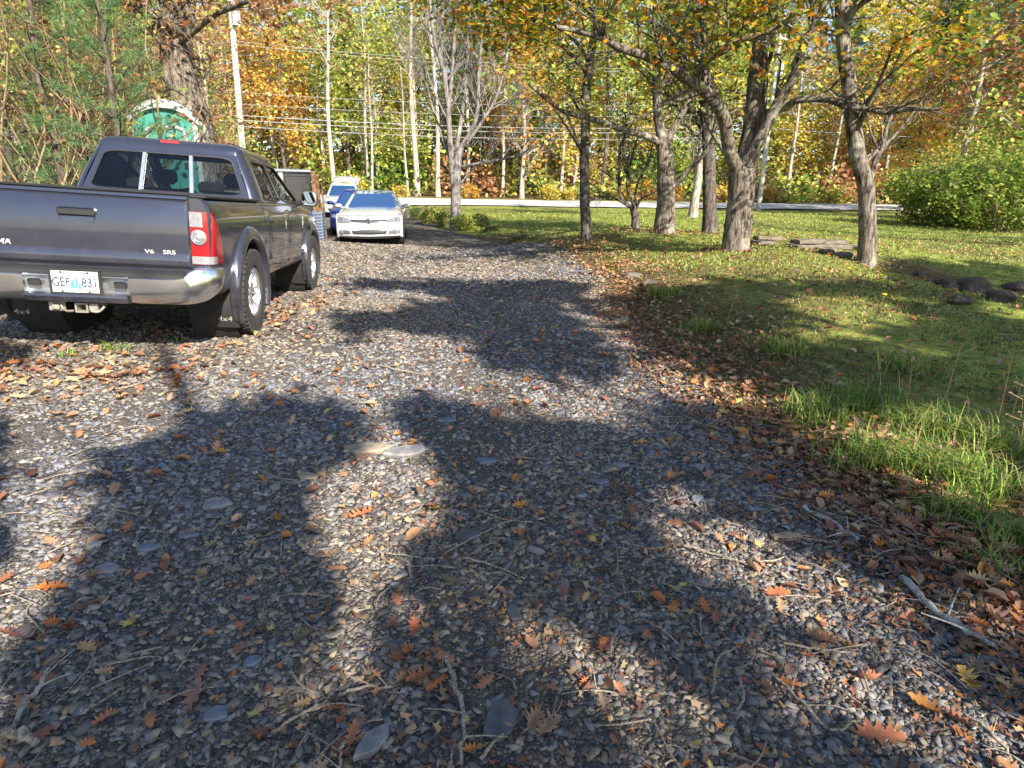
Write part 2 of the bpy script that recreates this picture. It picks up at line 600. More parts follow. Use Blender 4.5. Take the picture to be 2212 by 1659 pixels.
def sheet(name, X, Y, Z, mat, sm=180):
    ny, nx = X.shape
    V = np.stack([X, Y, Z], -1).reshape(-1, 3)
    i = np.arange(ny - 1)[:, None] * nx + np.arange(nx - 1)[None, :]
    F = np.stack([i, i + 1, i + nx + 1, i + nx], -1).reshape(-1, 4)
    return structure(big_mesh(name, V, F, None, mat, None, sm))
_u = np.linspace(-1, 1, 210)
_gx = np.sinh(_u * 4.6) / np.sinh(4.6) * 420
_v = np.linspace(-0.72, 1, 210)
_gy = 5 + np.sinh(_v * 4.6) / np.sinh(4.6) * 420
_X, _Y = np.meshgrid(_gx, _gy)
ground = sheet('ground', _X, _Y, g(_X, _Y) - 0.012, M_LAWN)
def ditch(x, y):
    """0 away from the bare ditch, 1 in its bed"""
    ax, ay, bx, by = 6.7, 10.1, 9.6, 7.6
    t = np.clip(((x - ax) * (bx - ax) + (y - ay) * (by - ay)) / ((bx - ax) ** 2 + (by - ay) ** 2), 0, 1)
    d = np.hypot(x - ax - t * (bx - ax), y - ay - t * (by - ay)) + .15 * np.sin(x * 4) * np.sin(y * 3.1)
    return np.clip(1.5 - d / .75, 0, 1)
_soil = np.maximum(ditch(_X, _Y), np.clip(1.2 - (_X - edge_r(_Y)) / 1.9, 0, .9) * (_Y < 20))
_soil = np.maximum(_soil, np.clip((edge_l(_Y) + 1 - _X) / 2, 0, .9) * (_Y < 36))
_soil = np.maximum(_soil, (_Y > 48) * .9)
_sa = ground.data.attributes.new('soil', 'FLOAT', 'POINT')
_sa.data.foreach_set('value', _soil.astype(np.float32).ravel())
_yy = np.concatenate([np.linspace(-6, 0, 25), np.linspace(0.1, 9, 170), np.linspace(9.2, 38, 90)])
_uu = np.linspace(0, 1, 120)
_Xd = edge_l(_yy)[:, None] * (1 - _uu) + edge_r(_yy)[:, None] * _uu
_Yd = np.repeat(_yy[:, None], len(_uu), 1)
_wob = 0.09 * np.sin(_Yd * 2.3 + 1.3 * np.sin(_Yd * .9)) + 0.05 * np.sin(_Yd * 6.1 + 2 * np.sin(_Yd * 1.7)) + 0.03 * np.sin(_Yd * 14 + 3 * np.sin(_Yd * 2.9))
_Xd = _Xd + _wob * np.clip(np.abs(_uu - 0.5) * 2, 0, 1) ** 2
_m = np.minimum(_uu, 1 - _uu) * (edge_r(_yy) - edge_l(_yy))[:, None]
_Zd = g(_Xd, _Yd) + np.clip(-0.035 + _m * 0.16, -0.035, 0.006) + 0.006 * np.sin(_Xd * 5.1 + _Yd * 2) * np.sin(_Yd * 4.3 - _Xd)
driveway = sheet('driveway', _Xd, _Yd, _Zd, M_GRAVEL)
def drive_z(x, y):
    return g(x, y) + 0.006 + 0.006 * np.sin(np.asarray(x) * 5.1 + np.asarray(y) * 2) * np.sin(np.asarray(y) * 4.3 - np.asarray(x))
_xr = np.linspace(-75, 75, 120)
_t = np.linspace(0, 1, 10)
_Xr = np.repeat(_xr[None, :], len(_t), 0)
_Yr = road_near(_Xr) * (1 - _t[:, None]) + road_far(_Xr) * _t[:, None]
road = sheet('road', _Xr, _Yr, g(_Xr, _Yr) + 0.05 + 0.06 * np.sin(_t * pi)[:, None], simple('asphalt', (0.44, 0.44, 0.45), 0.6, var=0.2, scale=3, bump=0.3, bscale=90, spec=0.5))
# ------------------------------------------------------------------ shared vehicle materials and pieces
M_PAINT = simple('grey_metallic_paint', (0.046, 0.052, 0.084), 0.22, 0.6, var=0.06, scale=9, coat=1.0, rvar=0.05)
def dusty(m, z0, z1, amount):
    """road dust: patchy film, thicker low down on the bodywork"""
    n = m.node_tree
    out = [x for x in n.nodes if x.type == 'OUTPUT_MATERIAL'][0]
    pb = [x for x in n.nodes if x.type == 'BSDF_PRINCIPLED'][0]
    d = node(n, 'ShaderNodeBsdfDiffuse')
    d.inputs[0].default_value = (.17, .145, .12, 1)
    tc = node(n, 'ShaderNodeTexCoord')
    sp = node(n, 'ShaderNodeSeparateXYZ')
    link(n, tc.outputs['Object'], sp.inputs[0])
    mr = node(n, 'ShaderNodeMapRange')
    for k, v in (('From Min', z1), ('From Max', z0), ('To Min', .06), ('To Max', 1.0)):
        mr.inputs[k].default_value = v
    link(n, sp.outputs['Z'], mr.inputs[0])
    nz = noise_node(n, 4.5, 7, .68)
    rp = ramp(n, nz.outputs[0], [(.36, (.1, .1, .1)), (.7, (1, 1, 1))])
    mu = node(n, 'ShaderNodeMath', operation='MULTIPLY')
    link(n, mr.outputs[0], mu.inputs[0])
    link(n, rp.outputs[0], mu.inputs[1])
    m2 = node(n, 'ShaderNodeMath', operation='MULTIPLY')
    m2.inputs[1].default_value = amount
    link(n, mu.outputs[0], m2.inputs[0])
    mx = node(n, 'ShaderNodeMixShader')
    link(n, m2.outputs[0], mx.inputs[0])
    link(n, pb.outputs[0], mx.inputs[1])
    link(n, d.outputs[0], mx.inputs[2])
    link(n, mx.outputs[0], out.inputs[0])
dusty(M_PAINT, .45, 1.0, .22)
M_BLACK = simple('black_plastic', (0.018, 0.018, 0.019), 0.55, var=0.2, bump=0.1, bscale=200)
M_RUB = simple('tyre_rubber', (0.028, 0.028, 0.029), 0.85, var=0.3, scale=14, bump=0.2, bscale=120)
M_CHROME = simple('chrome', (0.86, 0.87, 0.90), 0.20, 1.0, var=0.05, scale=20, rvar=0.06)
M_ALLOY = simple('alloy_wheel', (0.56, 0.58, 0.60), 0.28, 0.9, var=0.08, rvar=0.06)
M_SILVER = simple('silver_lettering', (.66, .66, .67), .25, .5, var=.05)
dusty(M_CHROME, .40, .70, .2)
M_UNDER = simple('undercarriage', (0.02, 0.019, 0.018), 0.9, var=0.4)
M_STEEL = simple('dusty_steel', (0.34, 0.32, 0.28), 0.55, 0.6, var=0.3, scale=30)
M_REDL = simple('red_lens', (0.24, 0.006, 0.012), 0.12, var=0.15, scale=60, coat=1.0)
M_CLEARL = simple('clear_lens', (0.36, 0.36, 0.38), 0.10, 0.55, var=0.35, scale=110, coat=1.0, bump=0.4, bscale=150)
M_SEAT = simple('seat_cloth', (0.05, 0.05, 0.055), 0.9, var=0.2)
M_GLASS = glass('tinted_glass', (0.34, 0.37, 0.38))
M_GLASSC = glass('windscreen_glass', (0.62, 0.70, 0.74))
M_WHITE = simple('white_plate', (0.80, 0.81, 0.82), 0.4, var=0.03)
M_NAVY = simple('navy_print', (0.012, 0.03, 0.10), 0.5, var=0.1)
M_SHIP = simple('blue_print', (0.05, 0.30, 0.72), 0.5, var=0.2, scale=60)

def rrect(u0, v0, u1, v1, r, k=4, sk=0.0):
    """rounded rectangle, 4*(k+1) points"""
    r = min(r, (u1 - u0) / 2.01, (v1 - v0) / 2.01)
    out = []
    for cx, cy, a0 in ((u1 - r, v0 + r, -pi / 2), (u1 - r, v1 - r, 0), (u0 + r, v1 - r, pi / 2), (u0 + r, v0 + r, pi)):
        for i in range(k + 1):
            a = a0 + pi / 2 * i / k
            out.append((cx + r * cos(a), cy + r * sin(a)))
    return out
def bil(q, u, v, bulge=0.0, nrm=None):
    p = (Vector(q[0]) * (1 - u) + Vector(q[1]) * u) * (1 - v) + (Vector(q[3]) * (1 - u) + Vector(q[2]) * u) * v
    if bulge and nrm is not None:
        p = p + nrm * (bulge * 16 * u * (1 - u) * v * (1 - v))
    return p
def frame_panel(mb, q, hole, r, th=0.03, outer_r=0.002):
    """a quad panel (corners q, outside seen anticlockwise) with a rounded window hole; returns the window loop on the outside"""
    q = [Vector(p) for p in q]
    n = (q[1] - q[0]).cross(q[3] - q[0]).normalized()
    O = [bil(q, u, v) for u, v in rrect(0, 0, 1, 1, outer_r)]
    I = [bil(q, u, v) for u, v in rrect(*hole, r)]
    I2 = [p - n * th for p in I]
    O2 = [p - n * th for p in O]
    N = len(O)
    f = []
    for j in range(N):
        k = (j + 1) % N
        f += [(j, k, N + k, N + j), (N + j, N + k, 2 * N + k, 2 * N + j), (2 * N + j, 2 * N + k, 3 * N + k, 3 * N + j)]
    mb.add(O + I + I2 + O2, f)
    return I, n
def pane(name, loop, n, inset, mat, parent, grow=1.02, th=0.004):
    c = sum(loop, Vector()) / len(loop)
    a = [c + (p - c) * grow - n * inset for p in loop]
    b = [p - n * th for p in a]
    N = len(a)
    f = [tuple(range(N))]
    return mesh(name, a, f, mat, parent, None)

def wheel(parent, x, y, z, R, w, rim, side, spokes=6, lugs=0, mat_rim=None, n=40):
    """tyre lathe with tread lugs, dished rim with spokes; side = +1 outer face towards +x"""
    mat_rim = mat_rim or M_ALLOY
    o = bpy.data.objects.new('wheel', None)
    COL.objects.link(o)
    o.parent = parent
    o.location = (x, y, z)
    h = w / 2
    t = MB()
    prof = [(-h * .72, rim * 1.0), (-h * .95, rim * 1.12), (-h, (rim + R) / 2), (-h * .94, R * .955), (-h * .82, R * .985), (-h * .5, R), (0, R * 1.003), (h * .5, R), (h * .82, R * .985), (h * .94, R * .955), (h, (rim + R) / 2), (h * .95, rim * 1.12), (h * .72, rim * 1.0)]
    t.lathe_x([(side * a, b) for a, b in prof], 0, 0, 0, n)
    if lugs:
        for k in range(lugs):
            for row, (xa, xb) in enumerate(((-.97, -.62), (-.55, -.15), (-.08, .32), (.38, .62), (.66, .985))):
                a = 2 * pi * (k + 0.5 * (row % 2)) / lugs
                da = 0.62 * pi / lugs
                ring = []
                for rr in (R * .955, R * 1.018):
                    ring.append([(h * xx, rr * cos(aa), rr * sin(aa)) for xx, aa in ((xa, a - da), (xb, a - da * .5), (xb, a + da), (xa, a + da * .7))])
                t.loft(ring)
    t.build('tyre', M_RUB, o, 40)
    r = MB()
    s = side
    r.lathe_x([(s * h * .70, rim * 1.03), (s * h * .86, rim * 1.02), (s * h * .84, rim * .95), (s * h * .55, rim * .90), (-s * h * .6, rim * .86)], 0, 0, 0, n)
    r.lathe_x([(s * h * .62, 0.001), (s * h * .64, rim * .16), (s * h * .52, rim * .24), (s * h * .3, rim * .26)], 0, 0, 0, 20)
    for k in range(spokes):
        for off in (-0.13, 0.13):
            a = 2 * pi * k / spokes
            rings = []
            for rr, ww, xx in ((rim * .18, .07, .58), (rim * .5, .055, .62), (rim * .93, .05, .66)):
                c = a + off * (0.6 + 0.7 * rr / rim)
                wv = rim * ww
                rings.append([(s * h * (xx - dx), rr * cos(c) - q_ * wv * sin(c), rr * sin(c) + q_ * wv * cos(c)) for q_, dx in ((-1, .06), (-.6, 0), (.6, 0), (1, .06), (1, .22), (-1, .22))])
            r.loft(rings)
    r.build('rim', mat_rim, o, 40)
    d = MB()
    d.lathe_x([(s * h * .1, .001), (s * h * .1, rim * .72), (-s * h * .3, rim * .74)], 0, 0, 0, 20)
    d.build('brake_disc', M_UNDER, o, 40)
    return o

# ------------------------------------------------------------------ pickup truck
truck = bpy.data.objects.new('pickup_truck', None)
COL.objects.link(truck)
truck.matrix_world = TRUCK_M
tag(truck, 'dark grey four-door pickup truck parked on the gravel, licence plate GEF 831', 'pickup truck')
_prof = smooth_line([(.80, .44), (.858, .47), (.880, .56), (.893, .66), (.902, .80), (.908, .94), (.903, 1.05), (.890, 1.13), (.868, 1.175), (.835, 1.195)], 3)
def side_x(z, k=1.0):
    return float(np.interp(z, _prof[:, 1], _prof[:, 0])) * k
def body_ring(y, k, top, bot=.44, soft=0.0):
    """closed ring of the lower body at one station: width factor k, top height"""
    pts = []
    for x, z in _prof:
        zz = bot + (z - .44) / (1.195 - .44) * (top - bot)
        pts.append((x * k, y, zz))
    top_in = [(x, y, top + 0.012 * (1 - (x / .8) ** 2)) for x in (.7 * k, .45 * k, .2 * k)]
    half = pts + top_in
    return half + [(-a, b, c_) for a, b, c_ in reversed(half)]
mb = MB()
mb.loft([body_ring(-1.005, .968, 1.19), body_ring(-.985, .985, 1.195), body_ring(-.93, .996, 1.195), body_ring(-.5, 1, 1.195), body_ring(.1, 1, 1.195), body_ring(.585, 1, 1.195)])
bed = mb.build('bed', M_PAINT, truck, 30)
mb = MB()
mb.loft([body_ring(.602, 1, 1.20), body_ring(.9, 1, 1.20), body_ring(1.8, 1, 1.20), body_ring(2.6, 1, 1.19), body_ring(2.85, 1, 1.17), body_ring(3.3, .995, 1.145), body_ring(3.7, .985, 1.11), body_ring(3.93, .96, 1.05), body_ring(4.05, .90, .98, .46), body_ring(4.10, .84, .90, .5)])
cab = mb.build('cab_body', M_PAINT, truck, 30)
def cutter(p0, p1, r, n=36):
    return MB().cyl(p0, p1, r, n=n).build('cutter', None, truck)
cut(bed, [cutter((s * .50, 0, .40), (s * 1.2, 0, .40), .475) for s in (-1, 1)] + [MB().box(-.69, .69, -.93, .53, .78, 1.6).build('cutter', None, truck)])
cut(cab, [cutter((s * .50, 3.246, .40), (s * 1.2, 3.246, .40), .465) for s in (-1, 1)] + [MB().box(-.76, .76, .72, 2.72, .62, 1.6).build('cutter', None, truck)])
resharp(bed, 28)
resharp(cab, 28)
MB().box(-.70, .70, -.94, .54, .76, .785).box(-.696, -.686, -.93, .53, .78, 1.19).box(.686, .696, -.93, .53, .78, 1.19).box(-.69, .69, .52, .532, .78, 1.19).build('bed_liner', M_BLACK, truck)
for s in (-1, 1):                                                   # black caps on the bed rails
    MB().box(min(s * .70, s * .862), max(s * .70, s * .862), -.97, .57, 1.196, 1.222, .008).build('bed_rail_cap', M_BLACK, truck)
    # flared wheel arches
    for yc, ra in ((0, .475), (3.246, .465)):
        rings = []
        for i in range(25):
            a = radians(-24 + i * (228 / 24))
            ca, sa = cos(a), sin(a)
            e = 0.35 + 0.65 * min(1, 3.2 * min(i, 24 - i) / 24)
            prof = [(.865, ra - .012), (.93, ra - .010), (.948, ra + .004), (.957, ra + .03), (.953, ra + .062), (.935, ra + .085), (.902, ra + .105 * e + .01), (.86, ra + .11 * e)]
            rings.append([(s * (.90 + (x - .90) * (0.75 + .25 * e)), yc + r * ca, .40 + r * sa) for x, r in prof])
        MB().loft(rings).build('wheel_arch_flare', M_PAINT, truck, 50)
        MB().lathe_x([(s * .50, .05), (s * .50, ra + .03), (s * .86, ra + .012)], 0, yc, .40, 30).build('wheel_well', M_UNDER, truck, 40)
    # mud flaps, bent back a little; the rear pair carries pale lettering
    for yc, z0 in ((-.455, .125), (2.80, .14)):
        m_ = MB()
        rings = []
        for t_, zz in enumerate(np.linspace(z0, .56, 7)):
            bow = .045 * ((zz - z0) / .43 - .5) ** 2 * 4 - .02
            x0, x1 = .655, .925
            cut_ = .018 if t_ == 0 else 0
            rings.append([(s * (x0 + cut_), yc + bow, zz), (s * (x0 + x1) / 2, yc + bow - .012, zz), (s * (x1 - cut_), yc + bow, zz), (s * (x1 - cut_), yc + bow + .008, zz), (s * (x0 + cut_), yc + bow + .008, zz)])
        m_.loft(rings)
        fl = m_.build('mud_flap', M_BLACK if yc > 0 else M_BLACK, truck, 50)
        if yc < 0:
            text('flap_lettering', '4x4', .060, M_STEEL, fl, (s * .79, yc - .014, .205), depth=.002, sx=1.35)
# tailgate: one profile drawn across, with a ledge at the foot and a rolled top
prof = [(-1.012, .695), (-1.045, .70), (-1.050, .725), (-1.048, .765), (-1.034, .79), (-1.037, .86), (-1.037, .98), (-1.030, 1.08), (-1.020, 1.135), (-1.006, 1.163), (-1.008, 1.175), (-1.020, 1.182), (-1.018, 1.198), (-1.0, 1.205), (-.96, 1.205), (-.945, 1.19), (-.945, .72)]
rings = []
for x, e in ((-.742, .012), (-.735, .003), (-.72, 0), (-.3, -.004), (0, -.006), (.3, -.004), (.72, 0), (.735, .003), (.742, .012)):
    rings.append([(x, y + (e if y < -1.0 else 0), z) for y, z in prof])
gate = MB().loft(rings).build('tailgate', M_PAINT, truck, 28)
MB().box(-.745, .745, -.985, -.925, 1.2056, 1.226, .008).build('tailgate_cap', M_BLACK, truck)
hb = MB()                                                           # handle: dished surround, black paddle
q = rrect(-.137, .975, .137, 1.085, .03, 5)
o_ = [(x * (1 if z > 1.03 else .90), -1.0375, z) for x, z in q]
i_ = [(x * .93 * (1 if z > 1.03 else .90), -1.043, 1.03 + (z - 1.03) * .88) for x, z in q]
d_ = [(x * .86 * (1 if z > 1.03 else .90), -1.0345, 1.03 + (z - 1.03) * .74) for x, z in q]
hb.loft([o_, i_, d_], caps=False)
hb.add(d_, [tuple(range(len(d_)))])
hn = hb.build('handle_surround', M_PAINT, gate, 40)
MB().box(-.122, .122, -1.056, -1.036, 1.022, 1.072, .012).build('handle', M_BLACK, gate)
text('badge_lettering', 'TACOMA', .052, M_SILVER, gate, (-.585, -1.040, .815), depth=.003, sx=1.2, bold=.0006)
text('badge_lettering', 'V6', .040, M_SILVER, gate, (.462, -1.040, .795), depth=.003, sx=1.45, bold=.0006)
text('badge_lettering', 'SR5', .040, M_SILVER, gate, (.60, -1.040, .795), depth=.003, sx=1.45, bold=.0006)
# tail lamps wrap round the corners
for s in (-1, 1):
    def lamp_band(z0, z1, mat, name, a0=0.0, a1=1.0, off=.006):
        mb = MB()
        rings = []
        for z in np.linspace(z0, z1, 5):
            t = (z - .715) / (1.10 - .715)
            xo = side_x(z)
            yo = -.985 + .20 * (1 - t) ** .8 + .045 * (1 - t)       # how far forward the lens runs on the flank
            path = smooth_line([(.748, -1.012, z), (.82, -1.012, z), (xo * .962, -.998, z), (xo * .993, -.965, z), (xo * 1.0, min(yo, -.80), z)], 4)
            n_ = len(path) - 1
            path = path[int(round(a0 * n_)):int(round(a1 * n_)) + 1]
            rings.append([(s * (p[0] + off * min(1, max(0, (p[0] - .80) / .08))), p[1] - off * (1 if p[0] < .87 else .2), p[2]) for p in path])
        mb.loft(rings, caps=False, closed=False)
        return mb.build(name, mat, truck, 60)
    lamp = lamp_band(.715, 1.10, M_REDL, 'tail_lamp')
    c1 = lamp_band(.990, 1.097, M_CLEARL, 'clear_lens', 0, .30, .0085); c1.parent = lamp
    c2 = lamp_band(.718, .775, M_CLEARL, 'reversing_lens', 0, .8, .0085); c2.parent = lamp
    rl = MB()
    rr_ = [(.055, 0), (.057, -.006), (.050, -.012), (.045, -.006), (.037, -.009), (.031, -.014), (.024, -.008), (.015, -.012), (.001, -.014)]
    rings = [[(s * .806 + a * cos(2 * pi * k / 28), -1.0215 + b, .915 + a * sin(2 * pi * k / 28)) for k in range(28)] for a, b in rr_]
    rl.loft(rings, caps=False)
    rl.build('round_lamp', M_CLEARL, lamp, 30)
    MB().box(min(s * .742, s * .75), max(s * .742, s * .75), -1.012, -.96, .70, 1.195).build('gate_gap', M_UNDER, truck)
# bumper
for s in (-1, 1):
    mb = MB()
    rings = []
    for x, y, zt, zb in ((.345, -1.150, .612, .418), (.40, -1.158, .615, .415), (.55, -1.155, .615, .415), (.66, -1.148, .618, .416), (.72, -1.138, .632, .418), (.755, -1.128, .672, .420), (.80, -1.110, .690, .426), (.86, -1.07, .692, .44), (.905, -1.01, .692, .47), (.922, -.93, .692, .50), (.918, -.88, .688, .53)):
        nx = (0 if x < .7 else min(1, (x - .7) / .2))
        ring = []
        for a, b in ((.10, 0.0), (.012, .0), (0, .012), (-.012, .06), (-.012, .5), (0.0, .85), (.02, .97), (.05, 1.0), (.12, 1.0)):
            zz = zt + (zb - zt) * b
            ring.append((s * (x - a * nx), y + a * (1 - nx * .75), zz))
        rings.append(ring)
    mb.loft(rings)
    mb.build('bumper_wing', M_CHROME, truck, 45)
MB().loft([[(x, -1.060, .66), (x, -1.125, .655), (x, -1.148, .640), (x, -1.150, .615), (x, -1.10, .60), (x, -1.05, .60)] for x in (-.71, -.5, 0, .5, .71)]).build('bumper_step_pad', M_BLACK, truck, 30)
mb = MB()
for x0, x1 in ((-.345, .345),):
    mb.loft([[(x, -1.10, .615), (x, -1.150 + e, .612), (x, -1.158 + e, .60), (x, -1.125 + e, .56), (x, -1.120 + e, .50), (x, -1.150 + e, .478), (x, -1.06, .47)] for x, e in ((x0, 0), (x0 + .05, 0.012), (0, .014), (x1 - .05, .012), (x1, 0))])
cb = mb.build('bumper_centre', M_ALLOY, truck, 30)
MB().loft([[(x, -1.06, .486), (x, -1.15, .484), (x, -1.185, .474), (x, -1.19, .458), (x, -1.17, .42), (x, -1.06, .405)] for x in (-.335, -.3, 0, .3, .335)]).build('bumper_step', M_PAINT, truck, 30)
for s in (-1, 1):
    q = rrect(-.042, -.026, .042, .026, .012, 3)
    MB().loft([[(s * .283 + u, -1.138, .548 + v) for u, v in q], [(s * .283 + u * 1.0, -1.150, .548 + v) for u, v in q], [(s * .283 + u * .86, -1.148, .548 + v * .8) for u, v in q], [(s * .283 + u * .8, -1.142, .548 + v * .75) for u, v in q]]).build('plate_lamp', M_BLACK, truck, 40)
# licence plate
plate = MB().box(-.157, .157, -1.170, -1.160, .486, .648, .003).build('licence_plate', M_WHITE, truck)
fr = MB()
for a in (((-.170, .170), (.641, .658)), ((-.170, .170), (.474, .490))):
    fr.box(a[0][0], a[0][1], -1.176, -1.159, a[1][0], a[1][1], .003)
fr.box(-.170, -.153, -1.1755, -1.1585, .4905, .6405, .003).box(.153, .170, -1.1755, -1.1585, .4905, .6405, .003)
fr.build('plate_frame', M_BLACK, plate)
text('plate_number', 'GEF', .092, M_NAVY, plate, (-.094, -1.171, .558), depth=.001, sx=.78, bold=.0012)
text('plate_number', '831', .092, M_NAVY, plate, (.094, -1.171, .558), depth=.001, sx=.80, bold=.0012)
text('plate_lettering', 'NOVA SCOTIA', .026, M_NAVY, plate, (-.004, -1.171, .626), depth=.001, sx=1.1)
text('plate_lettering', "CANADA'S OCEAN PLAYGROUND", .012, M_NAVY, plate, (0, -1.171, .5), depth=.001, sx=1.1)
ship = MB()
for pts in ([(-.038, .515), (.042, .515), (.036, .528), (-.032, .528)], [(-.036, .53), (-.004, .53), (-.012, .585), (-.024, .572)], [(-.002, .53), (.018, .53), (.012, .592), (.000, .60)], [(.02, .53), (.040, .53), (.020, .575)]):
    ship.loft([[(x, -1.1705, z) for x, z in pts], [(x, -1.1718, z) for x, z in pts]])
ship.build('plate_emblem', M_SHIP, plate)
for x in (-.088, .088):
    for z in (.632, .496):
        MB().cyl((x, -1.168, z), (x, -1.179, z), .006, n=8).build('plate_screw', M_BLACK, plate)
# hitch under the bumper
hi = MB()
for x0, x1, z0, z1 in ((-.045, -.034, .335, .405), (.030, .041, .335, .405), (-.034, .030, .335, .346), (-.034, .030, .394, .405)):
    hi.box(x0, x1, -1.13, -.85, z0, z1)
hi.box(.045, .105, -1.12, -1.10, .345, .405, .004)
hi.build('hitch_receiver', M_STEEL, truck)
for s in (-1, 1):
    MB().tube(smooth_line([(s * .12 - .002, -1.09, .41), (s * .145, -1.11, .385), (s * .11, -1.125, .345), (s * .06, -1.12, .345)], 4), .009, 6).build('chain_loop', M_STEEL, truck, 60)
MB().box(-.235, -.125, -1.10, -1.085, .335, .408, .006).box(-.205, -.155, -1.125, -1.10, .345, .395, .01).build('trailer_socket', M_STEEL, truck)
MB().cyl((-.65, -.75, .42), (.65, -.75, .42), .04).box(-.5, -.42, -.95, 3.6, .38, .50).box(.42, .5, -.95, 3.6, .38, .50).box(-.55, .55, -.3, .4, .30, .48, .05).cyl((-.8, 0, .385), (.8, 0, .385), .05).cyl((-.8, 3.246, .385), (.8, 3.246, .385), .05).box(-.40, .40, .8, 3.9, .32, .46, .05).build('undercarriage', M_UNDER, truck)
MB().cyl((-.12, -.55, .40), (.42, -.60, .40), .10, n=14).tube([(.42, -.6, .40), (.5, -.75, .40), (.56, -.98, .40)], .035, 8).build('exhaust', M_UNDER, truck)
# spare wheel slung under the bed
sp = MB()
sp.lathe_x([(-.1, .2), (-.11, .3), (-.09, .37), (.09, .37), (.11, .3), (.1, .2)], 0, 0, 0, 24)
spo = sp.build('spare_wheel', M_RUB, truck, 40)
spo.rotation_euler = (0, pi / 2, 0)
spo.location = (0, -.55, .56)
for s in (-1, 1):
    for y in (0, 3.246):
        wheel(truck, s * .815, y, .385, .385, .245, .222, s, 6, 44)
# greenhouse: rear panel, flanks, pillars, roof, panes
gh = MB()
zb, zt = 1.195, 1.625
rq = [(-.765, .615, zb), (.765, .615, zb), (.605, .765, zt), (-.605, .765, zt)]
I, nrm = frame_panel(gh, rq, (.035, .10, .965, .93), .10)
rear_loop, rear_n = I, nrm
side_loops = []
for s in (-1, 1):
    qa = [(s * .853, .735, zb), (s * .853, 1.66, zb), (s * .675, 1.58, zt), (s * .675, .905, zt)]
    qb = [(s * .853, 1.66, zb), (s * .850, 2.86, zb - .015), (s * .675, 2.02, zt), (s * .675, 1.58, zt)]
    for q_, hole in ((qa, (.10, .06, .955, .93)), (qb, (.035, .06, .90, .93))):
        if s < 0:
            q_ = [q_[1], q_[0], q_[3], q_[2]]
            hole = (1 - hole[2], hole[1], 1 - hole[0], hole[3])
        side_loops.append((s,) + frame_panel(gh, q_, hole, .12))
    # rounded rear corner pillar
    ra, rb = [], []
    for i in range(8):
        a = pi / 2 * i / 7
        ra.append((s * (.765 + .088 * sin(a)), .735 - .12 * cos(a), zb))
        rb.append((s * (.605 + .07 * sin(a)), .905 - .14 * cos(a), zt))
    mids = [[tuple(Vector(p).lerp(Vector(q_), t) + Vector((s * .012, -.004, 0)) * 4 * t * (1 - t)) for p, q_ in zip(ra, rb)] for t in (0, .25, .5, .75, 1)]
    gh.loft(mids, caps=False, closed=False)
    # windscreen pillar
    ra = [(s * .85, 2.86, zb - .015), (s * .82, 2.93, zb - .015), (s * .77, 2.97, zb - .015)]
    rb = [(s * .675, 2.02, zt), (s * .65, 2.07, zt), (s * .61, 2.10, zt)]
    gh.loft([ra, rb], caps=False, closed=False)
pillars = gh.build('cab_frame', M_PAINT, truck, 40)
wl, wn_ = [Vector(p) for p in ((.77, 2.97, 1.18), (-.77, 2.97, 1.18), (-.61, 2.10, zt), (.61, 2.10, zt))], None
mesh('windscreen', wl, [(0, 1, 2, 3)], M_GLASSC, truck)
base = [(x, .765 + .004 * 0, 0) for x in np.linspace(-.605, .605, 13)]
base += [(.605 + .07 * sin(a), .905 - .14 * cos(a), 0) for a in np.linspace(0, pi / 2, 7)[1:]]
base += [(.675, y, 0) for y in np.linspace(.905, 2.02, 10)[1:]] + [(.65, 2.07, 0)]
base += [(x, 2.10, 0) for x in np.linspace(.605, -.605, 11)] + [(-.65, 2.07, 0)]
base += [(-.675, y, 0) for y in np.linspace(2.02, .905, 10)]
base += [(-.605 - .07 * sin(a), .905 - .14 * cos(a), 0) for a in np.linspace(pi / 2, 0, 7)[1:-1]]
rings = []
for d, hz in ((-.003, -.01), (0, 0), (.006, .03), (.018, .058), (.04, .082), (.075, .100), (.13, .113), (.22, .122), (.38, .130), (.62, .134)):
    kx, ky = 1 - d / .675, 1 - d / .667
    rings.append([(x * kx, 1.4325 + (y - 1.4325) * ky, zt - .004 + hz) for x, y, _ in base])
mb = MB().loft(rings, caps=False)
mb.f.append(tuple(range((len(rings) - 1) * len(base), len(rings) * len(base))))
mb.build('roof', M_PAINT, truck, 60)
MB().box(-.088, .088, .795, .83, 1.688, 1.725, .008).build('brake_lamp', M_REDL, truck)
for s in (-1, 1):
    MB().tube([(s * .50, .82, 1.70), (s * .50, .95, 1.752), (s * .50, 1.9, 1.755)], .006, 5).build('roof_seam', M_BLACK, truck)
# rear window in three panes with bars and a black border
n3 = rear_n
pane('rear_window', rear_loop, n3, .012, M_GLASS, truck)
for x in (-.245, .225):
    t0, t1 = .105, .925
    p0, p1 = Vector((x, .615, zb)).lerp(Vector((x * .88, .765, zt)), t0), Vector((x, .615, zb)).lerp(Vector((x * .88, .765, zt)), t1)
    MB().loft([[p + Vector((dx, 0, 0)) + n3 * dy for dx, dy in ((-.016, -.02), (.016, -.02), (.016, 0.001), (-.016, .001))] for p in (p0, p1)]).build('window_bar', M_ALLOY, truck)
rl2 = [p - n3 * .006 for p in rear_loop]
MB().tube(rl2 + [rl2[0]], .008, 5).build('window_seal', M_BLACK, truck)
for s, lp, nn in side_loops:
    pane('side_window', lp, nn, .012, M_GLASS, truck)
    l2 = [p - nn * .002 for p in lp]
    MB().tube(l2 + [l2[0]], .010, 5).build('window_seal', M_BLACK, truck)
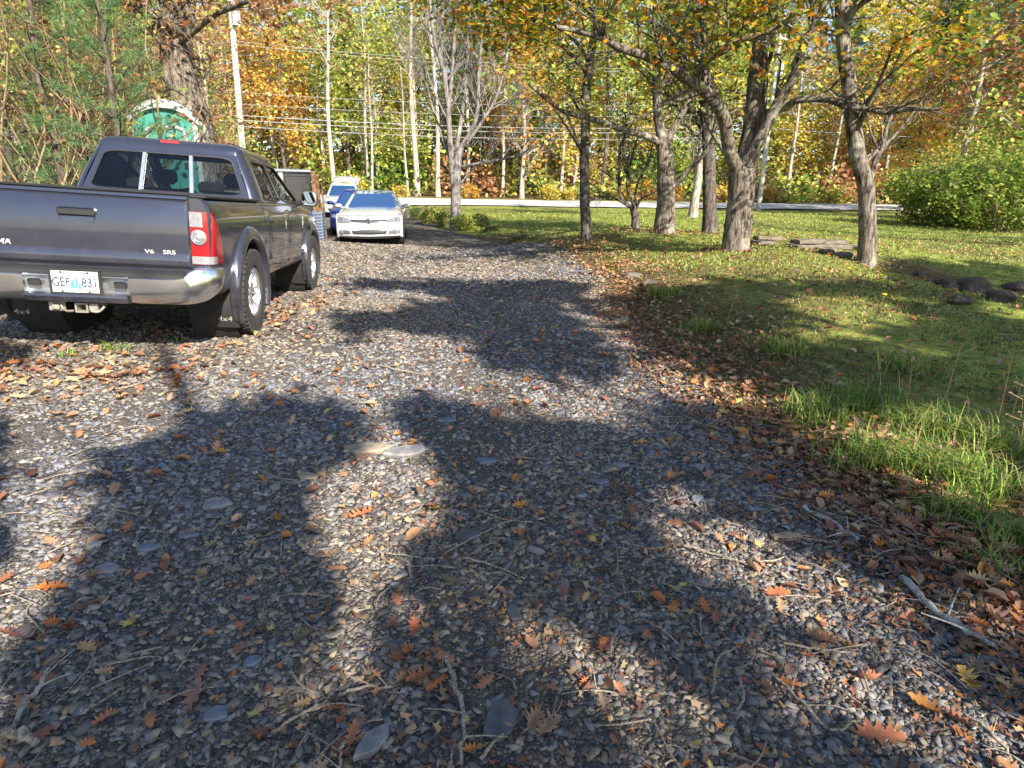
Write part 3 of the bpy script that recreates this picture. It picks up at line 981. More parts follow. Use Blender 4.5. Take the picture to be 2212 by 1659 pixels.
# doors: proud skins with handles
for s in (-1, 1):
    for y0, y1 in ((.70, 1.655), (1.672, 2.72)):
        V, F = [], []
        zs = np.linspace(.50, 1.165, 16)
        ys = np.linspace(y0, y1, 10)
        for i, y in enumerate(ys):
            for j, z in enumerate(zs):
                cut_ = 0.12 * max(0, (.85 - z) / .35) if (y0 < 1 and i == 0) else 0
                e = .007 if (0 < i < 9 and 0 < j < 15) else -.006
                V.append((s * (side_x(z) + e), y + cut_, z))
        F = [(i * 16 + j, i * 16 + j + 1, (i + 1) * 16 + j + 1, (i + 1) * 16 + j) for i in range(9) for j in range(15)]
        dr = mesh('door', V, F, M_PAINT, truck, 50)
        hz = 1.035
        MB().loft([[(s * (side_x(hz) + a), yv, hz + b) for a, b in ((.004, -.014), (.03, -.012), (.034, 0), (.03, .012), (.004, .014))] for yv in (y0 + .06, y0 + .09, y0 + .2, y0 + .23)]).build('handle', M_PAINT, dr, 50)
    MB().loft([[(s * (side_x(.60) + a), yv, .60 + b) for a, b in ((0, -.03), (.016, -.026), (.018, .02), (.0, .03))] for yv in (.66, .7, 2.70, 2.75)]).build('side_moulding', M_PAINT, truck, 40)
    # mirrors
    mr = MB()
    mr.tube([(s * .84, 2.56, 1.20), (s * .93, 2.54, 1.225)], .028, 6)
    c_ = Vector((s * 1.02, 2.52, 1.275))
    rings = []
    for yy, sc_ in ((-.045, .93), (-.04, 1.0), (.02, .98), (.07, .75), (.09, .35)):
        rings.append([(c_.x + u * sc_, c_.y + yy, c_.z + v * sc_) for u, v in rrect(-.10, -.095, .10, .095, .05, 4)])
    mr.loft(rings)
    mo = mr.build('wing_mirror', M_BLACK, truck, 40)
    q = rrect(-.085, -.08, .085, .08, .04, 4)
    mesh('mirror_glass', [(c_.x + u, c_.y - .0455, c_.z + v) for u, v in q], [tuple(range(len(q)))], simple('mirror_silver', (.5, .52, .55), .03, 1.0, var=.02), mo)
# inside: seats and dash
for x in (-.37, .37):
    MB().box(x - .25, x + .25, 1.55, 1.70, .75, 1.28, .05).box(x - .12, x + .12, 1.56, 1.66, 1.32, 1.48, .04).box(x - .25, x + .25, 1.6, 2.15, .68, .82, .05).build('front_seat', M_SEAT, truck, 40)
MB().box(-.66, .66, .80, .94, .75, 1.22, .05).box(-.45, -.22, .82, .90, 1.24, 1.36, .03).box(.22, .45, .82, .90, 1.24, 1.36, .03).build('rear_seat', M_SEAT, truck, 40)
MB().box(-.74, .74, 2.42, 2.75, .85, 1.16, .06).tube([(-.37 + .17 * cos(a), 2.30 - .06 * sin(a), 1.12 + .17 * sin(a)) for a in np.linspace(0, 2 * pi, 17)], .014, 6).build('dashboard', M_SEAT, truck, 40)
# front end (seen only past the corner): grille, lamps, bumper
MB().loft([[(x, 4.10 - .10 * (x / .85) ** 2, .48), (x, 4.16 - .10 * (x / .85) ** 2, .52), (x, 4.16 - .10 * (x / .85) ** 2, .66), (x, 4.08 - .10 * (x / .85) ** 2, .70)] for x in np.linspace(-.86, .86, 9)]).build('front_bumper', M_PAINT, truck, 40)
MB().box(-.40, .40, 4.07, 4.115, .74, .93, .02).build('grille', M_CHROME, truck)
for s in (-1, 1):
    MB().box(min(s * .48, s * .80), max(s * .48, s * .80), 3.99, 4.06, .78, .95, .04).build('head_lamp', M_CLEARL, truck)
# ------------------------------------------------------------------ the cars further up the drive
M_WPAINT = simple('white_car_paint', (0.40, 0.43, 0.45), 0.20, 0.0, var=0.04, scale=5, coat=1.0)
M_BPAINT = simple('blue_car_paint', (0.018, 0.035, 0.22), 0.25, 0.3, var=0.05, scale=5, coat=1.0)
M_SPAINT = simple('pale_car_paint', (0.40, 0.43, 0.46), 0.3, 0.1, var=0.04, scale=5, coat=1.0)
M_LAMP = simple('lamp_glass', (0.20, 0.22, 0.25), 0.10, 0.3, var=0.7, scale=40, coat=1.0)
M_CARGLASS = glass('car_windscreen', (0.30, 0.36, 0.40), 0.0, 1.9)
M_CARGLASS.node_tree.nodes['Glossy BSDF'].inputs['Color'].default_value = (.55, .78, 1, 1)  # gloss tinted blue to deepen the reflected sky

def car_frame(name, label, cat, pos, nose, group=None):
    """empty on the ground under the car's middle; local +Y is its nose, heading in degrees from world +Y"""
    o = thing(name, label, cat, group)
    h = radians(nose)
    f = Vector((sin(h), cos(h), 0))
    r = Vector((cos(h), -sin(h), 0))
    p = Vector((pos[0], pos[1], 0))
    e = lambda q: Vector((q.x, q.y, g(q.x, q.y)))
    fz = (e(p + f * 1.3) - e(p - f * 1.3)).normalized()
    rx = (e(p + r * .75) - e(p - r * .75)).normalized()
    up = rx.cross(fz).normalized()
    rx = fz.cross(up)
    m = Matrix((rx, fz, up)).transposed().to_4x4()
    c = (e(p + f * 1.3 + r * .75) + e(p + f * 1.3 - r * .75) + e(p - f * 1.3 + r * .75) + e(p - f * 1.3 - r * .75)) / 4
    o.matrix_world = Matrix.Translation(c) @ m
    return o
def car_body(root, st, paint, wy, R, W, cabin):
    """st: stations (y, width factor, top z, bottom z); wy: axle y; cabin: hollow box y0 y1"""
    pr = [(.90, 0), (.965, .05), (.985, .18), (.992, .38), (1.0, .58), (.995, .75), (.975, .88), (.93, .965), (.86, 1.0)]
    mb = MB()
    rings = []
    for y, k, zt, zb in st:
        half = [(W * k * a, y, zb + (zt - zb) * b) for a, b in pr] + [(W * k * .5, y, zt + .018), (W * k * .2, y, zt + .026)]
        rings.append(half + [(-a, b, c) for a, b, c in reversed(half)])
    mb.loft(rings)
    body = mb.build('body', paint, root, 30)
    cs = [MB().cyl((s * .5, y, R), (s * 1.3, y, R), R + .045, n=28).build('cutter', None, root) for s in (-1, 1) for y in wy]
    cs.append(MB().box(-W * .84, W * .84, cabin[0], cabin[1], .45, 2.0).build('cutter', None, root))
    cut(body, cs)
    resharp(body, 30)
    for s in (-1, 1):
        for y in wy:
            MB().lathe_x([(s * .5, .03), (s * .5, R + .06), (s * W * .97, R + .047)], 0, y, R, 20).build('wheel_well', M_UNDER, root, 40)
            wheel(root, s * (W - .11), y, R, R, .205, R * .64, s, 5, 0, None, 28)
    return body
def greenhouse(root, paint, bot, top, zb, zt, wb, wt, pil, glassm, rise=.05):
    """bot/top: y of (front, rear) at belt and roof; pil: y of pillars at belt (fractions)"""
    gh = MB()
    (fb, rb), (ft, rt) = bot, top
    wsq = [(wb * .93, fb, zb), (-wb * .93, fb, zb), (-wt * .93, ft, zt), (wt * .93, ft, zt)]
    loops = [('windscreen', frame_panel(gh, wsq, (.035, .03, .965, .95), .06, .025), glassm)]
    req = [(-wb * .93, rb, zb), (wb * .93, rb, zb), (wt * .93, rt, zt), (-wt * .93, rt, zt)]
    loops.append(('rear_window', frame_panel(gh, req, (.07, .08, .93, .9), .08, .025), glassm))
    for s in (-1, 1):
        ff, fr_ = fb - .10, rb + .07
        tf, tr = ft - .05, rt + .05
        cuts = [0] + pil + [1]
        for a, b in zip(cuts[:-1], cuts[1:]):
            q = [(s * wb, fr_ + (ff - fr_) * a, zb), (s * wb, fr_ + (ff - fr_) * b, zb), (s * wt, tr + (tf - tr) * b, zt), (s * wt, tr + (tf - tr) * a, zt)]
            if s < 0:
                q = [q[1], q[0], q[3], q[2]]
            loops.append(('side_window', frame_panel(gh, q, (.06, .06, .94, .9), .12, .025), glassm))
        for y0, y1, yt0, yt1 in ((fb, ff, ft, tf), (rb, fr_, rt, tr)):
            gh.loft([[(s * wb * .93, y0, zb), (s * wb * .975, (y0 * .6 + y1 * .4), zb), (s * wb, y1, zb)], [(s * wt * .93, yt0, zt), (s * wt * .975, (yt0 * .6 + yt1 * .4), zt), (s * wt, yt1, zt)]], caps=False, closed=False)
    gh.build('cabin_frame', paint, root, 40)
    for nm, (lp, nn), gm in loops:
        pane(nm, lp, nn, .006, gm, root, 1.01)
    base = [(-wt * .93, rt), (-wt * .5, rt - .01), (0, rt - .015), (wt * .5, rt - .01), (wt * .93, rt), (wt * .975, rt + .02), (wt, rt + .05)] + [(wt, y) for y in np.linspace(rt + .2, ft - .2, 5)] + [(wt, ft - .05), (wt * .975, ft - .02), (wt * .93, ft), (wt * .5, ft + .012), (0, ft + .02), (-wt * .5, ft + .012), (-wt * .93, ft), (-wt * .975, ft - .02), (-wt, ft - .05)] + [(-wt, y) for y in np.linspace(ft - .2, rt + .2, 5)] + [(-wt, rt + .05), (-wt * .975, rt + .02)]
    cy = (ft + rt) / 2
    rings = []
    for d, h in ((0, -.004), (.01, .25), (.04, .55), (.10, .78), (.22, .92), (.4, 1.0)):
        kx, ky = 1 - d / wt, 1 - d / (abs(ft - rt) / 2)
        rings.append([(x * kx, cy + (y - cy) * ky, zt + rise * h) for x, y in base])
    mb = MB().loft(rings, caps=False)
    mb.f.append(tuple(range((len(rings) - 1) * len(base), len(rings) * len(base))))
    mb.build('roof', paint, root, 50)
def front_fn(y0, W, sweep, z1, lean):
    return lambda x, z: y0 - sweep * (abs(x) / W) ** 2.6 - max(0, z - z1) * lean - max(0, .32 - z) * .35
def patch(root, name, pts, fn, off, mat, th=.02, mirror=False):
    """a shape drawn on the car's front (x, z), laid on its curved skin; pts must have one upper and one lower edge per x"""
    out = []
    xs0, xs1 = min(p[0] for p in pts), max(p[0] for p in pts)
    n, rows = len(pts), 7
    cols = []
    for x in np.linspace(xs0 + 1e-4, xs1 - 1e-4, 23):
        zz = []
        for a in range(n):
            (xa, za), (xb, zb) = pts[a], pts[(a + 1) % n]
            if (xa - x) * (xb - x) <= 0 and xa != xb:
                zz.append(za + (zb - za) * (x - xa) / (xb - xa))
        cols.append((x, min(zz), max(zz)))
    for s in ((1, -1) if mirror else (1,)):
        V = []
        for x, z0, z1 in cols:
            for z in np.linspace(z0, z1, rows):
                V.append((s * x, fn(x, z) + off, z))
        F = [(i * rows + j, i * rows + j + 1, (i + 1) * rows + j + 1, (i + 1) * rows + j) for i in range(22) for j in range(rows - 1)]
        out.append(mesh(name, V, F, mat, root, 60, fix=False))
    return out
def fascia(root, fn, W, z0, z1, mat, yb, zb_, name='front_bumper'):
    """front skin, rolled back over the top to meet the bonnet at (yb, zb_)"""
    xs, zs = np.linspace(-W, W, 31), np.linspace(z0, z1, 13)
    V = [(x, fn(x, z), z) for z in zs for x in xs]
    rows = 13
    for t in (.15, .35, .6, .85, 1.0):
        for x in xs:
            y0 = fn(x, z1)
            yy = min(y0, yb) if y0 < yb else y0 + (yb - y0) * t
            V.append((x * (1 - .03 * t), yy - .03 * t, z1 + (zb_ - z1) * (1 - (1 - t) ** 2) + .02 * t * (1 - (x / W) ** 2)))
        rows += 1
    n = 31
    F = [(i * n + j, i * n + j + 1, (i + 1) * n + j + 1, (i + 1) * n + j) for i in range(rows - 1) for j in range(n - 1)]
    return mesh(name, V, F, mat, root, 60)
def mirrors(root, W, y, z, mat):
    for s in (-1, 1):
        c = Vector((s * (W + .10), y, z))
        rings = [[(c.x + u * k, c.y + d, c.z + v * k) for u, v in rrect(-.10, -.062, .10, .062, .05, 3)] for d, k in ((-.05, .9), (-.04, 1), (.02, .95), (.06, .6), (.08, .25))]
        MB().loft(rings).tube([(s * W * .93, y, z - .05), (s * (W + .06), y, z - .03)], .02, 6).build('wing_mirror', mat, root, 50)

# white sedan facing us
v0 = at(815, 527, 18.6)
sedan = car_frame('sedan_car', 'white sedan facing us on the gravel drive beyond the pickup truck', 'car', (v0.x - .02, v0.y), 171.5)
SW = .885
car_body(sedan, [(-2.30, .88, .86, .32), (-2.22, .95, .98, .26), (-1.9, .985, 1.02, .20), (-1.2, 1, .97, .19), (0, 1, .935, .19), (.8, 1, .955, .19), (.95, 1, .95, .19), (1.4, .995, .905, .19), (1.80, .985, .845, .19), (1.98, .97, .80, .21)], M_WPAINT, (-1.33, 1.33), .32, SW, (-1.65, .80))
greenhouse(sedan, M_WPAINT, (.92, -1.72), (.02, -1.05), .945, 1.375, .79, .59, [.5], M_CARGLASS, .075)
fn = front_fn(2.33, SW, .26, .60, .75)
fascia(sedan, fn, SW * .975, .20, .745, M_WPAINT, 1.97, .803)
patch(sedan, 'head_lamp', [(.80, .735), (.835, .66), (.83, .585), (.66, .575), (.50, .585), (.43, .60), (.50, .655), (.62, .705)], fn, .012, M_LAMP, .05, True)
patch(sedan, 'grille', [(-.43, .592), (-.15, .572), (.15, .572), (.43, .592), (.49, .655), (.2, .648), (0, .645), (-.2, .648), (-.49, .655)], fn, .008, M_BLACK, .04)
for z in (.600, .628):
    patch(sedan, 'grille_bar', [(-.43, z - .003), (0, z - .012), (.43, z - .003), (.43, z + .004), (0, z - .005), (-.43, z + .004)], fn, .014, M_CHROME, .01)
patch(sedan, 'lower_grille', [(-.46, .36), (-.42, .285), (0, .27), (.42, .285), (.46, .36), (.2, .385), (-.2, .385)], fn, .008, M_BLACK, .04)
for z in (.305, .332, .358):
    patch(sedan, 'grille_bar', [(-.40, z), (0, z - .006), (.40, z), (.40, z + .007), (0, z + .001), (-.40, z + .007)], fn, .014, M_ALLOY, .01)
patch(sedan, 'fog_lamp_recess', [(.50, .365), (.49, .29), (.66, .285), (.80, .31), (.79, .37), (.66, .385)], fn, .010, simple('grey_trim', (.10, .10, .11), .5), .03, True)
for s in (-1, 1):
    c = (s * .70, fn(.70, .335) + .016, .335)
    MB().cyl((c[0], c[1] - .02, c[2]), (c[0], c[1] + .004, c[2]), .042, n=16).build('fog_lamp', M_LAMP, sedan)
patch(sedan, 'lower_lip', [(-.80, .20), (-.4, .165), (0, .16), (.4, .165), (.80, .20), (.80, .235), (0, .215), (-.80, .235)], fn, .010, M_BLACK, .05)
bz, by = .617, fn(0, .617) + .02
em = MB()
em.loft([[(r * cos(2 * pi * k / 24), by + d, bz + r * sin(2 * pi * k / 24)) for k in range(24)] for r, d in ((.066, 0), (.070, .008), (.060, .012), (.056, .004))], caps=False)
em.build('badge_ring', M_CHROME, sedan, 40)
for pts in ([(-.024, .045), (0, .006), (.024, .045)], [(-.050, .020), (-.026, -.046), (0, .002), (.026, -.046), (.050, .020)]):
    MB().tube([(x, by + .006, bz + z) for x, z in pts], .0065, 5).build('badge_letter', M_CHROME, sedan)
disc = MB().cyl((0, by - .006, bz), (0, by + .001, bz), .058, n=24).build('badge_plate', M_BLACK, sedan)
mirrors(sedan, .86, .62, 1.0, M_WPAINT)
MB().tube([(x, fn(x, .745) + .004, .748) for x in np.linspace(-.84, .84, 25)], .006, 5).build('bonnet_seam', M_BLACK, sedan)
for s in (-1, 1):
    MB().tube([(s * .74, y, .80 + .12 * (2.0 - y) / 1.1 + .012) for y in np.linspace(2.0, .95, 8)], .005, 5).build('bonnet_seam', M_BLACK, sedan)
    MB().tube([(s * .70, fn(.70, z) + .014, z) for z in (.600, .640, .680)], .028, 8).build('lamp_reflector', M_CHROME, sedan)
for x in (-.38, .38):
    MB().box(x - .24, x + .24, -.55, -.40, .55, 1.08, .05).box(x - .12, x + .12, -.53, -.45, 1.10, 1.26, .04).build('front_seat', M_SEAT, sedan, 40)
MB().box(-.72, .72, .45, .80, .6, .93, .05).build('dashboard', M_SEAT, sedan, 40)

# blue car mostly hidden behind the sedan
v1 = at(772, 505, 22.6)
blue = car_frame('blue_car', 'dark blue car mostly hidden behind the white sedan', 'car', (v1.x + .12, v1.y), 170)
car_body(blue, [(-2.1, .9, .9, .3), (-2.0, .97, .98, .24), (-1.2, 1, .96, .2), (0, 1, .93, .2), (.85, 1, .95, .2), (1.4, .99, .90, .2), (1.75, .97, .82, .22), (1.85, .96, .79, .24)], M_BPAINT, (-1.28, 1.28), .31, .86, (-1.5, .75))
greenhouse(blue, M_BPAINT, (.90, -1.75), (.0, -1.2), .935, 1.36, .77, .58, [.5], M_CARGLASS, .07)
fnb = front_fn(2.12, .86, .25, .56, .7)
fascia(blue, fnb, .835, .22, .72, M_BPAINT, 1.84, .795)
patch(blue, 'head_lamp', [(.77, .70), (.81, .62), (.62, .56), (.46, .58), (.56, .66)], fnb, .012, M_LAMP, .05, True)
patch(blue, 'grille', [(-.4, .34), (.4, .34), (.44, .46), (-.44, .46)], fnb, .010, M_BLACK, .04)
mirrors(blue, .84, .60, 1.0, M_BPAINT)

# pale sport-utility car with its tailgate up
v2 = at(746, 470, 33.2)
suv = car_frame('sport_utility_car', 'pale sport utility car with raised tailgate, farthest up the drive', 'car', (v2.x, v2.y), 169)
car_body(suv, [(-2.2, .92, 1.0, .4), (-2.1, .98, 1.08, .32), (-1.2, 1, 1.06, .28), (0, 1, 1.04, .28), (1.0, 1, 1.06, .28), (1.5, .99, 1.02, .28), (1.85, .97, .95, .3), (1.92, .96, .92, .32)], M_SPAINT, (-1.3, 1.3), .36, .91, (-1.9, .85))
greenhouse(suv, M_SPAINT, (.98, -2.0), (.20, -1.75), 1.05, 1.58, .82, .64, [.3, .62], M_CARGLASS, .07)
fns = front_fn(2.2, .91, .22, .75, .55)
fascia(suv, fns, .885, .32, .86, M_SPAINT, 1.91, .925)
patch(suv, 'head_lamp', [(.82, .86), (.85, .74), (.60, .70), (.50, .74), (.58, .82)], fns, .012, M_LAMP, .05, True)
patch(suv, 'grille', [(-.46, .68), (.46, .68), (.54, .80), (-.54, .80)], fns, .010, M_BLACK, .04)
patch(suv, 'lower_grille', [(-.6, .36), (.6, .36), (.66, .50), (-.66, .50)], fns, .010, M_BLACK, .04)
mirrors(suv, .88, .75, 1.14, M_BLACK)
for x in (-.40, .40):
    MB().box(x - .24, x + .24, -.35, -.20, .65, 1.22, .05).box(x - .12, x + .12, -.33, -.25, 1.24, 1.40, .04).build('front_seat', M_SEAT, suv, 40)
lg = MB()
rings = []
for t in np.linspace(0, 1, 7):
    y, z = -1.78 - .95 * t, 1.66 + .36 * t - .12 * t * t
    w = .66 + .12 * t
    rings.append([(x * w, y, z + .09 * (1 - x * x)) for x in np.linspace(-1, 1, 11)] + [(x * w, y, z + .09 * (1 - x * x) - .06) for x in np.linspace(1, -1, 11)])
lg.loft(rings).build('raised_tailgate', M_SPAINT, suv, 40)
for s in (-1, 1):
    MB().tube([(s * .60, .0, 1.66), (s * .60, -.3, 1.70), (s * .60, -1.4, 1.70), (s * .60, -1.6, 1.66)], .02, 6).build('roof_rail', M_BLACK, suv)
    MB().tube([(s * .66, -2.0, 1.15), (s * .70, -2.45, 1.82)], .015, 6).build('gas_strut', M_BLACK, suv)

# dark box trailer with a pale top rail, past the truck's mirror
M_DARKBOX = simple('dark_grey_panel', (0.013, 0.015, 0.021), 0.35, 0.2, var=0.15, scale=3, coat=.4)
M_PALEFR = simple('pale_aluminium', (0.30, 0.33, 0.37), 0.35, 0.6, var=0.12)
tz = at(682, 520, 19.5)
tr = thing('box_trailer', 'dark grey box trailer with pale top rail beside the pickup truck mirror', 'trailer', None, (tz.x - 1.0 * cos(.35) - 1.1 * sin(.35), tz.y - 1.0 * sin(.35) + 1.1 * cos(.35), g(tz.x - 1.2, tz.y + .8) - .02), .35)
H_ = at(650, 366, 19.5).z - tr.location.z
MB().box(-1.0, 1.0, -1.1, 3.0, .55, H_ - .10, .04).build('box', M_DARKBOX, tr)
MB().box(-1.02, 1.02, -1.13, 3.02, H_ - .10, H_, .03).build('top_rail', M_PALEFR, tr)
for x in (-.98, .10, .0):
    pass
MB().box(.06, .20, -1.14, -1.08, .6, H_ - .10, .015).build('rear_post', M_PALEFR, tr)
MB().box(-.98, -.90, -1.14, -1.08, .6, H_ - .10, .015).build('rear_post', M_PALEFR, tr)
MB().box(-.88, .05, -1.125, -1.085, H_ - 1.0, H_ - .22, .02).build('rear_window', simple('dark_pane', (.02, .025, .03), .08, 0, coat=1), tr)
MB().box(.24, .94, -1.135, -1.085, .75, H_ - .2, .02).build('rear_door_panel', M_DARKBOX, tr)
MB().box(-.9, .9, -1.0, 3.0, .42, .55).box(-.06, .06, 3.0, 4.2, .45, .55).build('chassis', M_UNDER, tr)
for s in (-1, 1):
    wheel(tr, s * .95, 1.0, .33, .33, .2, .2, s, 5, 0, None, 24)
    MB().box(s * .80 - .08, s * .80 + .08, -1.155, -1.10, .62, .72, .01).build('tail_lamp', M_REDL, tr)
M_WOOD = simple('raw_lumber', (0.15, 0.075, 0.035), 0.8, var=0.35, scale=8, bump=.3)
for k, (dx, w_, hh, lean) in enumerate(((.03, .12, 2.10, .02), (.14, .09, 2.0, .03), (.23, .05, 1.75, .03))):
    bx_, by_ = tz.x + dx, tz.y + .2 + .1 * k
    b_ = MB().box(-w_ / 2, w_ / 2, -.02, .02, 0, hh, .004).build('wooden_plank', M_WOOD, None)
    b_.location = (bx_, by_, g(bx_, by_))
    b_.rotation_euler = (-.12, -lean, .2)
    tag(b_, ['tall tan plank leaning on the dark trailer corner', 'middle tan plank leaning beside the dark trailer', 'outermost short plank leaning beside the dark trailer'][k], 'plank', 'planks leaning on the trailer')
cz_ = at(690, 508, 18.3)
crate = thing('slatted_crate', 'pale blue slatted crate standing below the leaning planks', 'crate', None, (cz_.x + .02, cz_.y, g(cz_.x, cz_.y)), .1)
M_PALEB = simple('pale_blue_plastic', (0.11, 0.16, 0.25), 0.5, var=.1)
for k in range(9):
    MB().box(-.14, .14, -.2, .2, .08 + k * .085, .14 + k * .085, .008).build('slat', M_PALEB, crate)
for x in (-.12, .12):
    for y in (-.18, .18):
        MB().box(x - .015, x + .015, y - .015, y + .015, 0, .86).build('corner_post', M_PALEB, crate)

# portable toilet
M_TEAL = simple('teal_plastic', (0.03, 0.215, 0.175), 0.4, var=.12, scale=4, spec=.4)
M_GREYPL = simple('white_plastic', (0.33, 0.36, 0.36), 0.5, var=.2)
pt = at(338, 300, 12.4)
zt0 = at(336, 213, 12.3).z
toilet = thing('portable_toilet', 'teal portable toilet with domed white roof behind the pickup truck cab', 'portable toilet', None, (pt.x, pt.y + .5, zt0 - 2.32 * .93), radians(22))
toilet.scale = (.93, .93, .93)
MB().box(-.55, .55, -.55, .55, .12, 1.96, .03).build('cabin', M_TEAL, toilet)
MB().box(-.58, .58, -.58, .58, 0, .13, .02).build('base', M_BLACK, toilet)
for x in (-.55, .55):
    for y in (-.55, .55):
        MB().box(x - .05, x + .05, y - .05, y + .05, .12, 2.0, .015).build('corner_post', M_GREYPL if y < 0 and x > 0 else M_TEAL, toilet)
rings = []
for u in np.linspace(-1, 1, 17):
    z = 1.98 + .30 * (1 - abs(u) ** 2.2)
    rings.append([(u * .63, -.64, z - .13), (u * .63, -.665, z - .12), (u * .63, -.67, z), (u * .62, -.60, z + .05), (u * .60, -.4, z + .06), (u * .6, .4, z + .06), (u * .62, .60, z + .05), (u * .63, .67, z), (u * .63, .665, z - .12), (u * .63, .64, z - .13)])
MB().loft(rings).build('roof', M_GREYPL, toilet, 35)
gab = [(x, 1.94 + .03 + .30 * (1 - abs(x / .63) ** 2.2)) for x in np.linspace(-.56, .56, 13)]
MB().loft([[(-.56, y, 1.9)] + [(x, y, z) for x, z in gab] + [(.56, y, 1.9)] for y in (-.545, .545)]).build('gable', M_TEAL, toilet)
door = MB().box(-.40, .40, -.585, -.55, .2, 1.90, .03).build('door', M_TEAL, toilet)
MB().tube(smooth_line([(-.36, -.60, .3), (-.36, -.60, 1.55), (-.27, -.60, 1.78), (0, -.60, 1.80), (.27, -.60, 1.78), (.36, -.60, 1.55), (.36, -.60, .3)], 5), .035, 6).build('door_rib', M_GREYPL, door)
MB().box(-.22, .22, -.60, -.58, 1.25, 1.62, .02).build('door_panel', M_TEAL, door)
MB().box(.27, .34, -.62, -.585, 1.0, 1.12, .01).build('latch', M_BLACK, door)
for k in range(5):
    MB().box(.575, .60, -.35, .35, 1.62 + k * .05, 1.645 + k * .05).build('vent_slat', M_BLACK, toilet)
MB().cyl((.42, .42, 1.9), (.42, .42, 2.55), .05).build('vent_pipe', M_GREYPL, toilet)
# ------------------------------------------------------------------ bark and leaves
B_OAK = bark('oak_bark', (0.035, 0.028, 0.023), (0.25, 0.215, 0.18), (0.38, 0.38, 0.31), .53)
B_OAK2 = bark('dark_oak_bark', (0.035, 0.03, 0.027), (0.15, 0.13, 0.115), (0.27, 0.29, 0.23), .56)
B_PALE = bark('pale_bark', (0.16, 0.135, 0.115), (0.42, 0.37, 0.32), (0.46, 0.46, 0.40), .50, 1.0, .5)
B_GREY = bark('grey_twig_bark', (0.10, 0.09, 0.085), (0.26, 0.24, 0.235), (0.36, 0.38, 0.34), .55, 1.0, .5)
B_PINE = bark('pine_bark', (0.05, 0.04, 0.032), (0.17, 0.14, 0.115), (0.25, 0.26, 0.21), .6)
B_TAN = bark('sapling_bark', (0.16, 0.11, 0.07), (0.36, 0.26, 0.16), (0.40, 0.36, 0.27), .6, 2.0, .3)
M_LEAF = leafy('tree_leaves', .5, .5)
M_NEEDLE = leafy('pine_needles', .5, .25)

PAL = {
    'bushgreen': [((.20, .30, .05), 4), ((.30, .40, .07), 4), ((.12, .20, .04), 3), ((.44, .44, .09), 2)],
    'orange': [((.62, .28, .06), 3), ((.70, .40, .08), 4), ((.72, .52, .12), 4), ((.48, .17, .05), 1), ((.46, .44, .09), 3)],
    'gold': [((.74, .56, .11), 4), ((.68, .61, .16), 4), ((.66, .40, .08), 2), ((.42, .45, .09), 4)],
    'yellowgreen': [((.48, .51, .12), 4), ((.35, .43, .10), 4), ((.66, .60, .16), 3), ((.19, .28, .07), 2)],
    'green': [((.11, .19, .03), 4), ((.18, .28, .045), 4), ((.07, .13, .03), 3), ((.34, .36, .06), 2)],
    'russet': [((.42, .19, .09), 4), ((.50, .29, .15), 4), ((.32, .14, .08), 2), ((.56, .40, .20), 3)],
    'pine': [((.05, .12, .045), 4), ((.085, .175, .06), 4), ((.14, .22, .07), 3), ((.035, .08, .04), 1)],
    'mixed': [((.20, .25, .03), 4), ((.12, .18, .03), 4), ((.52, .38, .03), 3), ((.56, .25, .02), 2), ((.40, .13, .02), 1)],
    'pinered': [((.42, .12, .07), 3), ((.50, .22, .08), 3), ((.45, .32, .12), 3), ((.20, .24, .05), 2)],
}
def palette(rng, name, n):
    p = PAL[name]
    w = np.array([b for _, b in p], dtype=float)
    c = np.array([a for a, _ in p])[rng.choice(len(p), n, p=w / w.sum())]
    return np.clip(c * rng.uniform(.72, 1.25, (n, 1)) * rng.uniform(.92, 1.08, (n, 3)), 0, .9)

# leaf outlines, each about one unit long: lobed oak leaf, plain leaf, spray of needles
def _lobed():
    a = [(0, -.5, .0), (.20, -.28, .03), (.12, -.10, .02), (.34, .04, .05), (.13, .16, .02), (.20, .36, .03), (0, .5, -.02)]
    b = [(-x, y, z) for x, y, z in reversed(a[1:-1])]
    o = a + b
    V = np.array([(0, .02, -.015)] + o)
    n = len(o)
    return V, np.array([(0, 1 + i, 1 + (i + 1) % n) for i in range(n)])
LOBED = _lobed()
PLAIN = (np.array([(0, -.5, 0), (.27, -.05, .06), (0, .5, 0), (-.27, -.05, .06)]), np.array([(0, 1, 2), (0, 2, 3)]))
ROUND = (np.array([(0, -.5, 0), (.33, -.18, .07), (.30, .24, .05), (0, .5, -.04), (-.30, .24, .05), (-.33, -.18, .07)]), np.array([(0, 1, 2), (0, 2, 3), (0, 3, 4), (0, 4, 5)]))
def _needles(n=9):
    r = np.random.default_rng(3)
    V, F = [], []
    for i in range(n):
        d = r.normal(0, 1, 3)
        d[1] = abs(d[1]) * 1.1 + .5
        d /= np.linalg.norm(d)
        s = np.cross(d, r.normal(0, 1, 3))
        s /= np.linalg.norm(s)
        b = len(V)
        V += [-s * .016, s * .016, d]
        F.append((b, b + 1, b + 2))
    return np.array(V), np.array(F)
NEEDLES = _needles()
def rand_rot(rng, n, flat=0.0):
    """random rotation matrices; flat=1 keeps leaf normals near vertical"""
    nz = rng.normal(0, 1, (n, 3))
    nz[:, 2] = np.abs(nz[:, 2]) + flat * 2.5
    nz /= np.linalg.norm(nz, axis=1, keepdims=True)
    t = rng.normal(0, 1, (n, 3))
    x = np.cross(t, nz)
    x /= np.linalg.norm(x, axis=1, keepdims=True) + 1e-9
    y = np.cross(nz, x)
    return np.stack([x, y, nz], -1)
